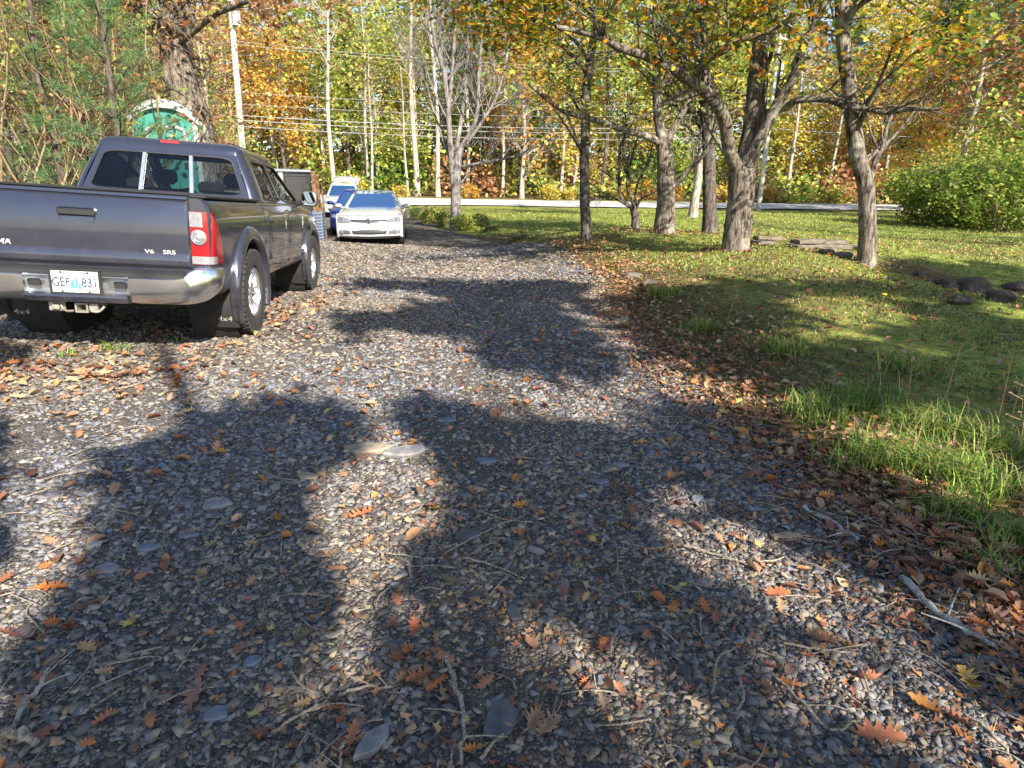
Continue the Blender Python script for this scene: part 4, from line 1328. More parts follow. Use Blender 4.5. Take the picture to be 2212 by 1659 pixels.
def scatter_arrays(rng, tmpl, P, size, R, col):
    V0, F0 = tmpl
    n = len(P)
    V = np.einsum('nij,kj->nki', R, V0) * np.asarray(size).reshape(-1, 1, 1) + np.asarray(P)[:, None, :]
    F = F0[None] + (np.arange(n) * len(V0))[:, None, None]
    return V.reshape(-1, 3), F.reshape(-1, F0.shape[1]), np.repeat(col, len(F0), axis=0)
def leaf_mesh(rng, tmpl, P, size, pal, flat=.3, spread=None, clumpcol=0):
    n = len(P)
    sz = rng.uniform(.7, 1.25, n) * size
    return scatter_arrays(rng, tmpl, P, sz, rand_rot(rng, n, flat), palette(rng, pal, n) if isinstance(pal, str) else pal)

class Tree:
    def __init__(self, seed):
        self.rng = np.random.default_rng(seed)
        self.t = []
        self.tips = []
    def limb(self, pts, radii, n=8, rough=0.0):
        jit = None
        if rough:
            jit = 1 + self.rng.normal(0, rough, (len(pts), n))
        V, F = tube_arrays(pts, radii, n, jit)
        self.t.append((V, F))
    def sprout(self, p, d, L, r, lvl, o):
        rng = self.rng
        d = np.array(d, dtype=float)
        d /= np.linalg.norm(d) + 1e-9
        k = max(3, min(7, int(L / o.get('seg', .35))))
        pts, q = [np.array(p, dtype=float)], np.array(p, dtype=float)
        dirs = [d.copy()]
        for i in range(k):
            d = d + rng.normal(0, o.get('wig', .16), 3)
            d[2] += o.get('up', .05)
            d /= np.linalg.norm(d)
            q = q + d * (L / k)
            pts.append(q.copy())
            dirs.append(d.copy())
        rad = r * np.linspace(1, .30, k + 1)
        self.limb(pts, rad, {0: 3, 1: 4, 2: 5, 3: 6}.get(lvl, 8))
        if lvl > 0:
            for c in range(o['n'][lvl]):
                t = rng.uniform(.25, 1) if c else 1.0
                i = min(k, int(t * k))
                a = rng.uniform(*o.get('ang', (.45, 1.0))) * (0.4 if c == 0 else 1)
                v = np.cross(dirs[i], rng.normal(0, 1, 3))
                v /= np.linalg.norm(v) + 1e-9
                nd = dirs[i] * cos(a) + v * sin(a)
                self.sprout(pts[i], nd, L * rng.uniform(*o.get('len', (.5, .72))), max(.003, rad[i] * .62), lvl - 1, o)
        else:
            for i in range(1, k + 1):
                self.tips.append(pts[i])
    def along(self, pts, radii, cnt, L, lvl, o, t0=.2, side=None):
        """branches off a drawn limb"""
        rng = self.rng
        pts = np.asarray(pts)
        for c in range(cnt):
            i = min(len(pts) - 2, int(rng.uniform(t0, 1) * (len(pts) - 1)))
            T = pts[i + 1] - pts[i]
            T /= np.linalg.norm(T) + 1e-9
            a = rng.uniform(.5, 1.15)
            v = np.cross(T, rng.normal(0, 1, 3))
            v /= np.linalg.norm(v) + 1e-9
            if v[2] < 0 and rng.random() < .6:
                v = -v
            self.sprout(pts[i], T * cos(a) + v * sin(a), L * rng.uniform(.6, 1.2), max(.006, radii[i] * rng.uniform(.25, .5)), lvl, o)
    def arrays(self):
        b, V, F = 0, [], []
        for v, f in self.t:
            V.append(v)
            F.append(f + b)
            b += len(v)
        return np.concatenate(V), np.concatenate(F)
    def build(self, name, label, cat, barkm, origin, group=None, leaves=None, part='trunk'):
        """trunk mesh (all wood) and crown mesh (all leaves) under an empty at the foot"""
        o = thing(name, label, cat, group, origin)
        org = np.array(origin)
        V, F = self.arrays()
        big_mesh(part, V - org, F, None, barkm, o, 180)
        if leaves is not None:
            V, F, c = leaves
            big_mesh('crown', V - org, F, c, M_NEEDLE if 'pine' in name else M_LEAF, o, None)
        return o
def px_line(pts, d0, d1=None, m=5):
    """picture polyline at a distance -> smooth 3-D line"""
    d1 = d0 if d1 is None else d1
    k = len(pts)
    P = [at(x, y, d0 + (d1 - d0) * i / (k - 1)) for i, (x, y) in enumerate(pts)]
    return smooth_line(P, m)
def taper(n, w0, w1, d):
    return np.linspace(w0, w1, n) / 2 / FPX * d * 1.03
def pick_tips(rng, tips, n, spread, zmin=-9, keep=None):
    T = np.array(tips)
    T = T[T[:, 2] > zmin]
    if keep is not None:
        T = T[keep(T)]
    if len(T) == 0:
        return np.zeros((0, 3))
    T = T[rng.random(len(T)) < .5] if len(T) > 60 else T
    return T[rng.integers(0, len(T), n)] + rng.normal(0, spread, (n, 3))
OAK = dict(n=[0, 3, 4, 4, 4], wig=.20, up=.03, ang=(.45, 1.1), len=(.5, .75), seg=.3)
def feature_tree(seed, foot, limbs, name, label, cat, bk, d, leaves=None, group=None, flare=1.5):
    """foot (px, py); limbs: (pixel line, d0, d1, width0, width1, sides, branch count, branch length, level)"""
    T = Tree(seed)
    f = at(*foot, d)
    fz = g(f.x, f.y)
    for li, (ln, d0, d1, w0, w1, n, cnt, L, lvl) in enumerate(limbs):
        P = px_line(ln, d0, d1, 6)
        R = taper(len(P), w0, w1, (d0 + d1) / 2)
        if li == 0:
            P[0][2] = min(P[0][2], fz)
            base = [np.array([P[0][0], P[0][1], fz - .25])]
            P = np.concatenate([base, P])
            R = np.concatenate([[R[0] * flare], R])
            R[1] *= 1 + (flare - 1) * .55
            R[2] *= 1 + (flare - 1) * .2
        T.limb(P, R, n, .035 if n > 9 else .02)
        if cnt:
            T.along(P, R, cnt, L, lvl, OAK, .3)
    lv = leaves(T) if leaves else None
    return T.build(name, label, cat, bk, (f.x, f.y, fz), group, lv)

# ------------------------------------------------------------------ the trees on the lawn
def oak_leaves(n, pal, size, zmin, keep=None, spread=.10):
    def fnc(T):
        P = pick_tips(T.rng, T.tips, n, spread, zmin, keep)
        return leaf_mesh(T.rng, LOBED, P, size, pal, .35)
    return fnc
big_oak = feature_tree(11, (1590, 528), [
    ([(1590, 528), (1596, 470), (1601, 420), (1603, 365)], 11, 11, 53, 50, 18, 0, 0, 0),
    ([(1600, 375), (1577, 330), (1564, 257), (1539, 215), (1505, 184), (1459, 153), (1414, 128), (1376, 115), (1334, 101), (1303, 83), (1258, 69), (1200, 58)], 11, 8.6, 30, 7, 12, 16, 1.3, 2),
    ([(1539, 215), (1525, 167), (1501, 87), (1505, 0), (1520, -90)], 10.6, 10.2, 24, 12, 10, 10, 1.5, 2),
    ([(1606, 372), (1625, 290), (1635, 195), (1645, 98), (1665, 0), (1680, -120), (1700, -300)], 11.1, 11.5, 44, 24, 14, 14, 2.2, 3),
    ([(1598, 372), (1643, 297), (1682, 219), (1713, 168), (1736, 98), (1779, 12), (1800, -70)], 11, 10.2, 25, 9, 10, 10, 1.3, 2),
    ([(1655, 245), (1701, 230), (1721, 217), (1779, 214), (1811, 223), (1834, 234), (1873, 236), (1916, 244), (1975, 236), (2033, 236)], 11, 8.9, 17, 5, 9, 9, .8, 2),
    ([(1502, 150), (1543, 122), (1598, 90), (1656, 69), (1720, 40)], 9.9, 9.0, 12, 6, 8, 9, 1.0, 2),
    ([(1520, 195), (1470, 215), (1440, 205), (1412, 200)], 10.6, 10.4, 10, 4, 6, 5, .6, 1),
    ([(1590, 360), (1560, 320), (1530, 270), (1521, 240)], 11, 11.2, 12, 6, 7, 4, .7, 1),
], 'oak_tree', 'largest oak on the lawn, thick forked trunk left of the leaning trunk', 'tree', B_OAK, 11,
    oak_leaves(7000, 'mixed', .115, 3.2, None, .13), None, 1.14)
feature_tree(12, (1873, 551), [
    ([(1873, 551), (1874, 488), (1871, 410), (1857, 352), (1846, 293), (1838, 234), (1832, 168), (1822, 98), (1818, 31), (1816, -60), (1830, -180)], 10, 10.4, 33, 21, 14, 9, 1.6, 2),
    ([(1880, 385), (1895, 340), (1908, 312), (1916, 273), (1935, 230)], 10.1, 10.3, 13, 5, 8, 6, .6, 1),
    ([(1816, -60), (1760, -120), (1700, -170)], 10.4, 9.6, 14, 6, 7, 8, 1.3, 2),
], 'oak_tree', 'slim leaning oak standing between the stacked stones and the ditch', 'tree', B_OAK, 10,
    oak_leaves(3600, 'mixed', .115, 3.6), None, 1.25)
feature_tree(13, (1267, 497), [
    ([(1267, 497), (1263, 434), (1263, 347), (1265, 260), (1267, 191), (1272, 156), (1277, 110), (1290, 50), (1296, -30), (1300, -150)], 14.5, 14.5, 21, 12, 12, 10, 1.6, 2),
    ([(1262, 340), (1240, 300), (1215, 260), (1195, 235)], 14.5, 14.0, 6, 3, 6, 4, .6, 1),
    ([(1270, 160), (1225, 110), (1170, 60), (1130, 25), (1080, -10)], 14.5, 14.2, 9, 4, 7, 18, 1.5, 2),
    ([(1290, 40), (1240, 0), (1150, -30), (1080, -60)], 14.5, 13.8, 9, 4, 7, 20, 1.7, 2),
], 'oak_tree', 'slender mossy oak at the lawn edge nearest the drive', 'tree', B_OAK2, 14.5,
    oak_leaves(9000, 'mixed', .13, 4.0, None, .16), None, 1.25)
feature_tree(14, (1435, 490), [
    ([(1435, 490), (1439, 434), (1438, 370), (1434, 310)], 15.2, 15.2, 40, 30, 14, 0, 0, 0),
    ([(1434, 312), (1390, 292), (1355, 283), (1321, 271), (1272, 255), (1223, 243), (1182, 215), (1143, 181)], 15.2, 12.6, 16, 6, 9, 8, .8, 1),
    ([(1436, 310), (1459, 271), (1484, 226), (1500, 180), (1510, 120)], 15.2, 15.4, 16, 6, 8, 10, 1.2, 2),
    ([(1452, 405), (1494, 361), (1522, 330), (1545, 290)], 15.2, 14.6, 13, 5, 8, 8, .9, 1),
    ([(1432, 312), (1421, 243), (1418, 156), (1435, 104), (1440, 20), (1450, -90)], 15.2, 15.6, 20, 10, 9, 16, 1.9, 2),
    ([(1223, 243), (1240, 285), (1255, 320)], 13.3, 13.6, 5, 2, 5, 3, .3, 1),
], 'oak_tree', 'oak with a long bare limb crossing the slender mossy trunk', 'tree', B_OAK, 15.2,
    oak_leaves(4600, 'yellowgreen', .14, 3.2, None, .16), None, 1.2)
feature_tree(15, (1534, 486), [
    ([(1534, 486), (1532, 417), (1531, 347), (1528, 290), (1520, 200), (1515, 90), (1520, -40), (1525, -200)], 15.8, 15.8, 27, 16, 12, 16, 2.0, 2),
], 'oak_tree', 'dark straight oak trunk directly behind the big forked oak', 'tree', B_OAK2, 15.8,
    oak_leaves(4000, 'yellowgreen', .14, 4.5, None, .2), None, 1.3)
feature_tree(16, (1498, 452), [
    ([(1498, 452), (1508, 392), (1513, 347), (1520, 250), (1528, 120), (1535, 0), (1540, -100)], 25, 25, 17, 9, 9, 14, 2.6, 2),
], 'oak_tree', 'pale trunk farther back on the lawn between two oaks', 'tree', B_PALE, 25,
    oak_leaves(2000, 'gold', .24, 5.5, None, .2), None, 1.4)
feature_tree(17, (1374, 479), [
    ([(1374, 479), (1371, 462), (1366, 445)], 17, 17, 17, 13, 9, 0, 0, 0),
    ([(1366, 450), (1340, 420), (1338, 330), (1352, 285), (1350, 240)], 17, 17.1, 8, 2.5, 7, 22, .9, 2),
    ([(1370, 448), (1355, 400), (1365, 340), (1380, 290)], 17, 17.2, 7, 2.5, 6, 16, .9, 2),
    ([(1374, 450), (1385, 430), (1408, 418), (1430, 405)], 17, 16.6, 6, 2, 6, 12, .7, 2),
    ([(1362, 448), (1320, 425), (1285, 430), (1262, 445)], 17, 16.3, 6, 2, 6, 14, .7, 2),
    ([(1372, 448), (1376, 400), (1400, 350), (1410, 310)], 17, 17.5, 6, 2, 6, 14, .8, 2),
    ([(1345, 400), (1310, 375), (1290, 360)], 17, 16.6, 4, 1.5, 5, 8, .5, 1),
], 'apple_tree', 'small bare crooked tree on the lawn between slender trunk and oak', 'tree', B_OAK2, 17, None, None, 1.3)
UPR = dict(n=[0, 3, 4, 4], wig=.10, up=.16, ang=(.2, .6), len=(.6, .85), seg=.4)
def bare_maple():
    T = Tree(18)
    d = 22.5
    f = at(984, 474, d)
    fz = g(f.x, f.y)
    ls = [([(984, 474), (985, 410), (988, 349), (994, 319)], 22, 16, 10, 0),
          ([(980, 408), (972, 304), (967, 228), (958, 152), (940, 91), (930, 20), (925, -60)], 13, 5, 8, 22),
          ([(968, 260), (979, 122), (985, 30), (990, -60)], 9, 4, 7, 18),
          ([(994, 322), (1028, 258), (1034, 167), (1043, 61), (1050, -30)], 10, 4, 8, 24),
          ([(1004, 315), (1040, 265), (1073, 207), (1095, 122), (1105, 60)], 8, 3, 7, 20),
          ([(985, 330), (1000, 230), (1010, 120), (1015, 10), (1020, -70)], 9, 4, 7, 20),
          ([(975, 350), (950, 280), (925, 200), (912, 120)], 7, 3, 6, 16),
          ([(995, 360), (1043, 352), (1088, 343), (1134, 328), (1158, 298)], 7, 2.5, 6, 14),
          ([(995, 397), (1013, 374), (1031, 358), (1055, 345)], 5, 2, 5, 6)]
    for i, (ln, w0, w1, n, c) in enumerate(ls):
        P = px_line(ln, d, d + T.rng.uniform(-.9, .9) if i else d, 6)
        R = taper(len(P), w0, w1, d)
        if i == 0:
            P = np.concatenate([[np.array([P[0][0], P[0][1], fz - .3])], P])
            R = np.concatenate([[R[0] * 1.4], R])
        T.limb(P, R, n, .02)
        if c:
            T.along(P, R, c, 1.7, 2, UPR, .25)
    T.build('bare_maple', 'leafless grey tree with many upright stems beside the drive', 'tree', B_GREY, (f.x, f.y, fz))
bare_maple()
feature_tree(19, (430, 330), [
    ([(432, 340), (425, 290), (413, 234), (392, 179), (381, 130), (384, 81), (391, 33), (394, -20), (400, -160), (420, -400)], 13, 13, 66, 40, 16, 8, 2.0, 2),
    ([(376, 85), (368, 55), (326, 33), (293, 16), (250, -20), (200, -80)], 12.9, 11.5, 26, 10, 10, 10, 1.3, 2),
    ([(394, 90), (430, 60), (470, 30), (520, 10), (570, -10), (620, -5)], 12.8, 10.5, 12, 4, 8, 14, 1.0, 2),
    ([(372, 120), (345, 90), (320, 60), (300, 40)], 12.9, 12.2, 12, 5, 8, 6, .8, 1),
], 'oak_tree', 'thick rough-barked oak rising behind the portable toilet', 'tree', B_OAK, 13,
    oak_leaves(2200, 'russet', .14, 4.3, None, .12), None, 1.3)

# ------------------------------------------------------------------ pines and brush on the left bank
def pine_tree(seed, H, spread, z0=.15, whorls=14, per=5, tuft=.22, dens=26, bare=.0):
    T = Tree(seed)
    rng = T.rng
    k = 14
    P = [np.array((0.03 * sin(i), .03 * cos(i * 1.3), H * i / (k - 1))) for i in range(k)]
    R = np.linspace(.035 + H * .0085, .012, k)
    P[0][2] = -.2
    T.limb(P, R, 9, .03)
    tips = []
    for w in range(whorls):
        t = z0 + (1 - z0) * (w + rng.uniform(-.2, .2)) / whorls
        z = H * min(.985, max(z0, t))
        L = spread * (1 - t * .86) * rng.uniform(.8, 1.1)
        for j in range(per):
            a = 2 * pi * (j + rng.uniform(-.25, .25)) / per + w * .7
            dr = np.array((cos(a), sin(a), .18 + .5 * t))
            pts = [np.array((0, 0, z))]
            d = dr / np.linalg.norm(dr)
            for s_ in range(5):
                d = d + rng.normal(0, .07, 3) + np.array((0, 0, .03))
                d /= np.linalg.norm(d)
                pts.append(pts[-1] + d * L / 5)
            T.limb(pts, np.linspace(.010 + .004 * L, .003, 6), 4)
            pts = np.array(pts)
            for q in range(dens):
                u = rng.uniform(.25 + bare, 1.0) ** .8
                i = min(4, int(u * 5))
                b = pts[i] + (pts[i + 1] - pts[i]) * (u * 5 - i)
                side = np.cross(pts[i + 1] - pts[i], (0, 0, 1)) * rng.normal(0, .9 * (1.1 - u))
                tips.append(b + side + rng.normal(0, .03, 3))
    tips = np.array(tips)
    n = len(tips)
    Rm = rand_rot(rng, n, 0)
    out = tips - np.array([0, 0, 1]) * tips[:, 2:3]
    lv = scatter_arrays(rng, NEEDLES, tips, rng.uniform(.7, 1.2, n) * tuft, Rm, palette(rng, 'pine', n) * 1.3)
    V, F = T.arrays()
    return big_mesh_data('trunk', V, F), big_mesh_data('crown', *lv)
def place_tree(name, label, cat, data, bk, lm, loc, rz=0, sc=1.0, group=None, tilt=0.0):
    o = thing(name, label, cat, group, loc, rz)
    o.rotation_euler = (tilt, tilt * .4, rz)
    o.scale = (sc, sc, sc)
    for nm, me, m in (('trunk', data[0], bk), ('crown', data[1], lm)):
        if me is None:
            continue
        if not me.materials:
            me.materials.append(m)
        if nm == 'trunk':
            me.polygons.foreach_set('use_smooth', np.ones(len(me.polygons), dtype=bool))
        c = bpy.data.objects.new(nm, me)
        COL.objects.link(c)
        c.parent = o
    return o
PINE_S = pine_tree(31, 4.6, 1.5, .10, 13, 5, .15, 26)
PINE_S2 = pine_tree(32, 6.5, 2.0, .12, 14, 5, .17, 28)
def gz(x, y): return float(g(x, y))
for i, (px, d, dat, sc, lab) in enumerate(((262, 9.3, PINE_S, 1.0, 'young pine in front of the portable toilet'), (120, 10.5, PINE_S2, .95, 'young pine behind the truck tailgate handle'),
                                           (195, 13.5, PINE_S2, 1.15, 'tall young pine between the two nearer pines'), (20, 12, PINE_S, 1.3, 'young pine at the left end of the brush'), (330, 17, PINE_S2, 1.3, 'young pine behind the portable toilet'))):
    p = at(px, 330, d)
    place_tree('pine_sapling', lab, 'tree', dat, B_PINE, M_NEEDLE, (p.x, p.y, gz(p.x, p.y)), i * 1.3, sc, 'young pines left of the truck')
def brush(seed, pal, n, H=3.6, stems=5):
    T = Tree(seed)
    rng = T.rng
    for s in range(stems):
        a = rng.uniform(0, 2 * pi)
        T.sprout((rng.normal(0, .15), rng.normal(0, .15), -.1), (cos(a) * .35, sin(a) * .35, 1), H * rng.uniform(.6, 1.1), .018, 2, dict(n=[0, 3, 5], wig=.14, up=.04, ang=(.4, .9), len=(.35, .6), seg=.3))
    P = pick_tips(rng, T.tips, n, .08)
    V, F = T.arrays()
    return big_mesh_data('trunk', V, F), big_mesh_data('crown', *leaf_mesh(rng, ROUND, P, .075, pal, .2))
BR = [brush(41, 'russet', 420), brush(42, 'russet', 240), brush(43, 'yellowgreen', 700), brush(44, 'gold', 420, 4.5)]
_r = np.random.default_rng(5)
_kind = ['rust-leaved', 'sparse rust-leaved', 'green-leaved', 'yellow-leaved']
for i in range(34):
    px, d = _r.uniform(-60, 470), _r.uniform(9.5, 21)
    p = at(px, 380, d)
    if 300 < px < 450 and d < 16:
        px -= 250
        p = at(px, 380, d)
    k = int(_r.choice(4, p=[.25, .2, .3, .25]))
    place_tree('brush_sapling', f'thin {_kind[k]} sapling {"close" if d < 13 else "farther" if d < 17 else "deep"} in the brush, {"left edge" if px < 80 else "above the tailgate" if px < 200 else "left of the toilet" if px < 300 else "right of the toilet"}', 'sapling', BR[k], B_TAN, M_LEAF, (p.x, p.y, gz(p.x, p.y)), i * 2.1, _r.uniform(.8, 1.5), _kind[k] + ' saplings behind the truck', _r.normal(0, .06))

# ------------------------------------------------------------------ woods across the road
def wood_tree(seed, H, pal, n, base=.25, spread=2.6, leaf=.30, lvl=2, lean=.02, r=.17, tmpl=ROUND, cnt=20, zlow=0.0):
    T = Tree(seed)
    rng = T.rng
    k = 12
    P = np.array([(lean * H * (i / 11) ** 1.5 + .10 * sin(i * .8 + seed), .10 * cos(i * .7 + seed), H * .93 * i / 11) for i in range(k)])
    P[0][2] = -.4
    R = np.linspace(r, r * .25, k)
    R[0] *= 1.35
    T.limb(P, R, 9, .03)
    o = dict(n=[0, 3, 4, 4], wig=.2, up=.05, ang=(.5, 1.1), len=(.5, .75), seg=.6)
    T.along(P, R, cnt, spread, lvl, o, base)
    lv = None
    if n:
        Q = pick_tips(rng, T.tips, n, .35, H * zlow)
        lv = big_mesh_data('crown', *leaf_mesh(rng, tmpl, Q, leaf, pal, .25))
    V, F = T.arrays()
    return big_mesh_data('trunk', V, F), lv
def big_pine(seed, H):
    T = Tree(seed)
    rng = T.rng
    P = np.array([(.06 * sin(i), .05 * cos(i), H * i / 11) for i in range(12)])
    P[0][2] = -.4
    T.limb(P, np.linspace(.24, .05, 12), 9, .03)
    tips = []
    for w in range(22):
        t = .28 + .72 * w / 22
        L = 3.4 * (1.05 - t) ** .7 * rng.uniform(.7, 1.15)
        for j in range(4):
            a = rng.uniform(0, 2 * pi)
            d = np.array((cos(a), sin(a), rng.uniform(-.05, .35)))
            pts = [np.array((0, 0, H * t)) + d * L * u for u in np.linspace(0, 1, 5)]
            T.limb(pts, np.linspace(.04, .01, 5), 4)
            for q in range(26):
                u = rng.uniform(.3, 1)
                tips.append(np.array((0, 0, H * t)) + d * L * u + rng.normal(0, .28, 3) * (1, 1, .45))
    tips = np.array(tips)
    V, F = T.arrays()
    return big_mesh_data('trunk', V, F), big_mesh_data('crown', *scatter_arrays(rng, NEEDLES, tips, rng.uniform(.5, .9, len(tips)), rand_rot(rng, len(tips)), palette(rng, 'pine', len(tips))))
WOOD = {'orange': [wood_tree(51, 13, 'orange', 2300, .22), wood_tree(52, 10, 'orange', 2000, .15, 2.3)],
        'golden': [wood_tree(53, 14, 'gold', 2400, .25), wood_tree(54, 9, 'gold', 2000, .14, 2.2)],
        'yellow-green': [wood_tree(55, 15, 'yellowgreen', 2500, .25), wood_tree(56, 11, 'yellowgreen', 2300, .18)],
        'green': [wood_tree(57, 14, 'green', 2500, .2)],
        'bare pale-trunked': [wood_tree(58, 18, 'russet', 160, .45, 2.6, .25, 2, .03, .20), wood_tree(59, 16, 'gold', 260, .4, 2.2, .25, 2, -.03, .17), wood_tree(60, 19, 'russet', 60, .5, 2.4, .2, 2, .01, .23)],
        'dark pine': [big_pine(61, 18), big_pine(62, 15)],
        'russet': [wood_tree(63, 12, 'russet', 1900, .2, 2.6, .28), wood_tree(64, 15, 'pinered', 1700, .3, 2.8, .28)]}
def whereabouts(px):
    for lim, s in ((480, 'behind the portable toilet'), (560, 'beside the pale utility pole'), (640, 'right of the pale utility pole'), (740, 'behind the parked cars'), (830, 'behind the white sedan roof'), (920, 'just right of the white sedan'), (1060, 'behind the leafless grey tree'), (1180, 'right of the leafless grey tree'), (1300, 'behind the slender mossy oak'), (1480, 'behind the small crooked tree'), (1680, 'behind the big forked oak'), (1800, 'between forked and leaning oaks'), (1920, 'behind the leaning oak'), (2060, 'left above the right-hand bushes')):
        if px < lim:
            return s
    return 'above the right-hand bushes'
def row(d):
    return 'front-row' if d < 52 else 'second-row' if d < 57 else 'third-row' if d < 64 else 'back-row'
def wood(kind, px, d, i, sc=1.0, rz=None):
    p = at(px, 430, d)
    v = WOOD[kind][i % len(WOOD[kind])]
    bk = B_PALE if kind == 'bare pale-trunked' else (B_PINE if kind == 'dark pine' else (B_PALE if i % 2 else B_OAK2))
    return place_tree('woodland_tree', f'{row(d)} {kind} tree across the road {whereabouts(px)}', 'tree', v, bk, M_NEEDLE if 'pine' in kind else M_LEAF, (p.x, p.y, gz(p.x, p.y)), i * 1.7 if rz is None else rz, sc, f'{kind} trees across the road')
# trunks one can tell apart, then the rest
_i = 0
for px, d, sc, ly in ((721, 49, 1.0, 0), (880, 50, .62, 1), (899, 51, 1.05, 2), (949, 50, 1.0, 0), (807, 50, .7, 1), (797, 52, .85, 0), (600, 53, 1.1, 0), (1085, 52, .8, 0), (1210, 52, .9, 1), (1700, 52, .8, 0), (1790, 51, .8, 1), (1900, 56, 1.0, 0), (2010, 50, 1.0, 2), (2060, 47, .9, 0)):
    wood('bare pale-trunked', px, d, _i * 3 + ly, sc, _i * 1.1)
    _i += 1
for kind, lst in {'orange': [(560, 56), (640, 60), (850, 66), (1130, 50), (1290, 60), (1590, 62), (1830, 56), (1990, 54), (620, 50), (1720, 62)],
                  'golden': [(600, 62), (720, 58), (905, 60), (960, 66), (1040, 58), (1240, 53), (1400, 56), (1700, 54), (1880, 50), (1760, 60), (2110, 56), (540, 66), (1170, 62)],
                  'yellow-green': [(700, 52), (760, 54), (820, 53), (1300, 51), (1590, 54), (660, 66), (790, 56), (840, 60), (900, 54), (750, 68), (1200, 58), (1340, 54), (1470, 58), (1640, 60), (1800, 66), (1940, 62), (2040, 60), (500, 60)],
                  'green': [(470, 58), (1010, 54), (1090, 62), (1180, 54), (1440, 66), (1560, 62), (1860, 70), (2150, 62), (2230, 55)],
                  'dark pine': [(770, 72), (870, 74), (1000, 70), (1120, 72), (1260, 68), (1380, 70), (1520, 72), (1660, 74), (1780, 72), (1900, 66), (2000, 70), (2090, 66), (2180, 68), (480, 70), (560, 74), (400, 60), (300, 55)],
                  'russet': [(430, 54), (380, 50), (520, 54), (1020, 64), (1060, 56), (1100, 66), (1950, 50), (2060, 54), (2130, 52), (2200, 60), (1600, 66), (250, 46), (160, 42), (60, 44)]}.items():
    for px, d in lst:
        wood(kind, px, d, _i, _r.uniform(.85, 1.2))
        _i += 1
# trees close behind the brush on the left and the bush on the right
for kind, px, d, sc in (('russet', 90, 24, .75), ('dark pine', 20, 26, .7), ('green', 170, 27, .7), ('russet', 250, 26, .8), ('dark pine', 210, 32, .9), ('bare pale-trunked', 140, 23, .6), ('bare pale-trunked', 60, 22, .6), ('yellow-green', 330, 33, .8), ('bare pale-trunked', 470, 36, .8), ('russet', 450, 40, .8)):
    p = at(px, 430, d)
    v = WOOD[kind][_i % len(WOOD[kind])]
    place_tree('bank_tree', f'{kind} tree {"well behind" if d > 25.5 else "just behind"} the brush, {"far left" if px < 100 else "above the tailgate" if px < 230 else "by the toilet" if px < 400 else "by the pole"}', 'tree', v, B_PINE if 'pine' in kind else B_PALE, M_LEAF, (p.x, p.y, gz(p.x, p.y)), _i * 1.7, sc, f'{kind} trees on the left bank')
    _i += 1
for kind, px, d, sc in (('russet', 2060, 30, .95), ('russet', 2170, 28, .9), ('yellow-green', 2230, 25, .85), ('green', 2260, 30, 1.0), ('dark pine', 1990, 40, .9), ('dark pine', 2120, 36, .9), ('golden', 2020, 38, .8), ('orange', 1960, 34, .6)):
    p = at(px, 445, d)
    v = WOOD[kind][_i % len(WOOD[kind])]
    place_tree('lawn_edge_tree', f'{kind} tree {"close" if d < 32 else "farther"} behind the green bushes, {"left part" if px < 2100 else "right part"}', 'tree', v, B_PINE if 'pine' in kind else B_GREY, M_LEAF, (p.x, p.y, gz(p.x, p.y)), _i * 1.7, sc, f'{kind} trees above the bush')
    _i += 1
# the wood behind reads as one mass
_n = 60000
_ang = _r.uniform(-1.05, 1.05, _n)
_rad = np.where(_r.random(_n) < .22, _r.uniform(50, 56, _n), np.where(_r.random(_n) < .35, _r.uniform(55, 80, _n), _r.uniform(76, 96, _n)))
_P = np.stack([np.sin(_ang) * _rad, np.cos(_ang) * _rad, np.zeros(_n)], -1)
_P[:, 1] = np.where(_rad < 57, np.maximum(_P[:, 1], road_far(_P[:, 0]) + _r.uniform(1.0, 5, _n)), _P[:, 1])
_P[:, 2] = g(_P[:, 0], _P[:, 1]) + _r.uniform(0, 1, _n) ** .8 * np.where(_rad < 76, np.clip((_rad - 48) * .55, 1.2, 8) * (1 + .6 * np.sin(_ang * 37 + 2 * np.sin(_ang * 19))), 22 + 4 * np.sin(_ang * 17) + 3 * np.sin(_ang * 41))
_sel = np.sin(_ang * 31 + _P[:, 2] * .25) + np.sin(_ang * 13 - _P[:, 2] * .35) + _r.normal(0, .4, _n)
_cc = np.where((_sel > .5)[:, None], palette(_r, 'green', _n) * 1.3, np.where((_sel > -.6)[:, None], palette(_r, 'yellowgreen', _n), palette(_r, 'russet', _n)))
far = big_mesh('forest', *scatter_arrays(_r, ROUND, _P, np.where(_rad < 70, _r.uniform(.25, .5, _n), _r.uniform(.5, 1.0, _n)), rand_rot(_r, _n, .2), _cc), M_LEAF)
tag(far, 'deep wood closing the view far behind the road', 'forest', None, 'stuff')
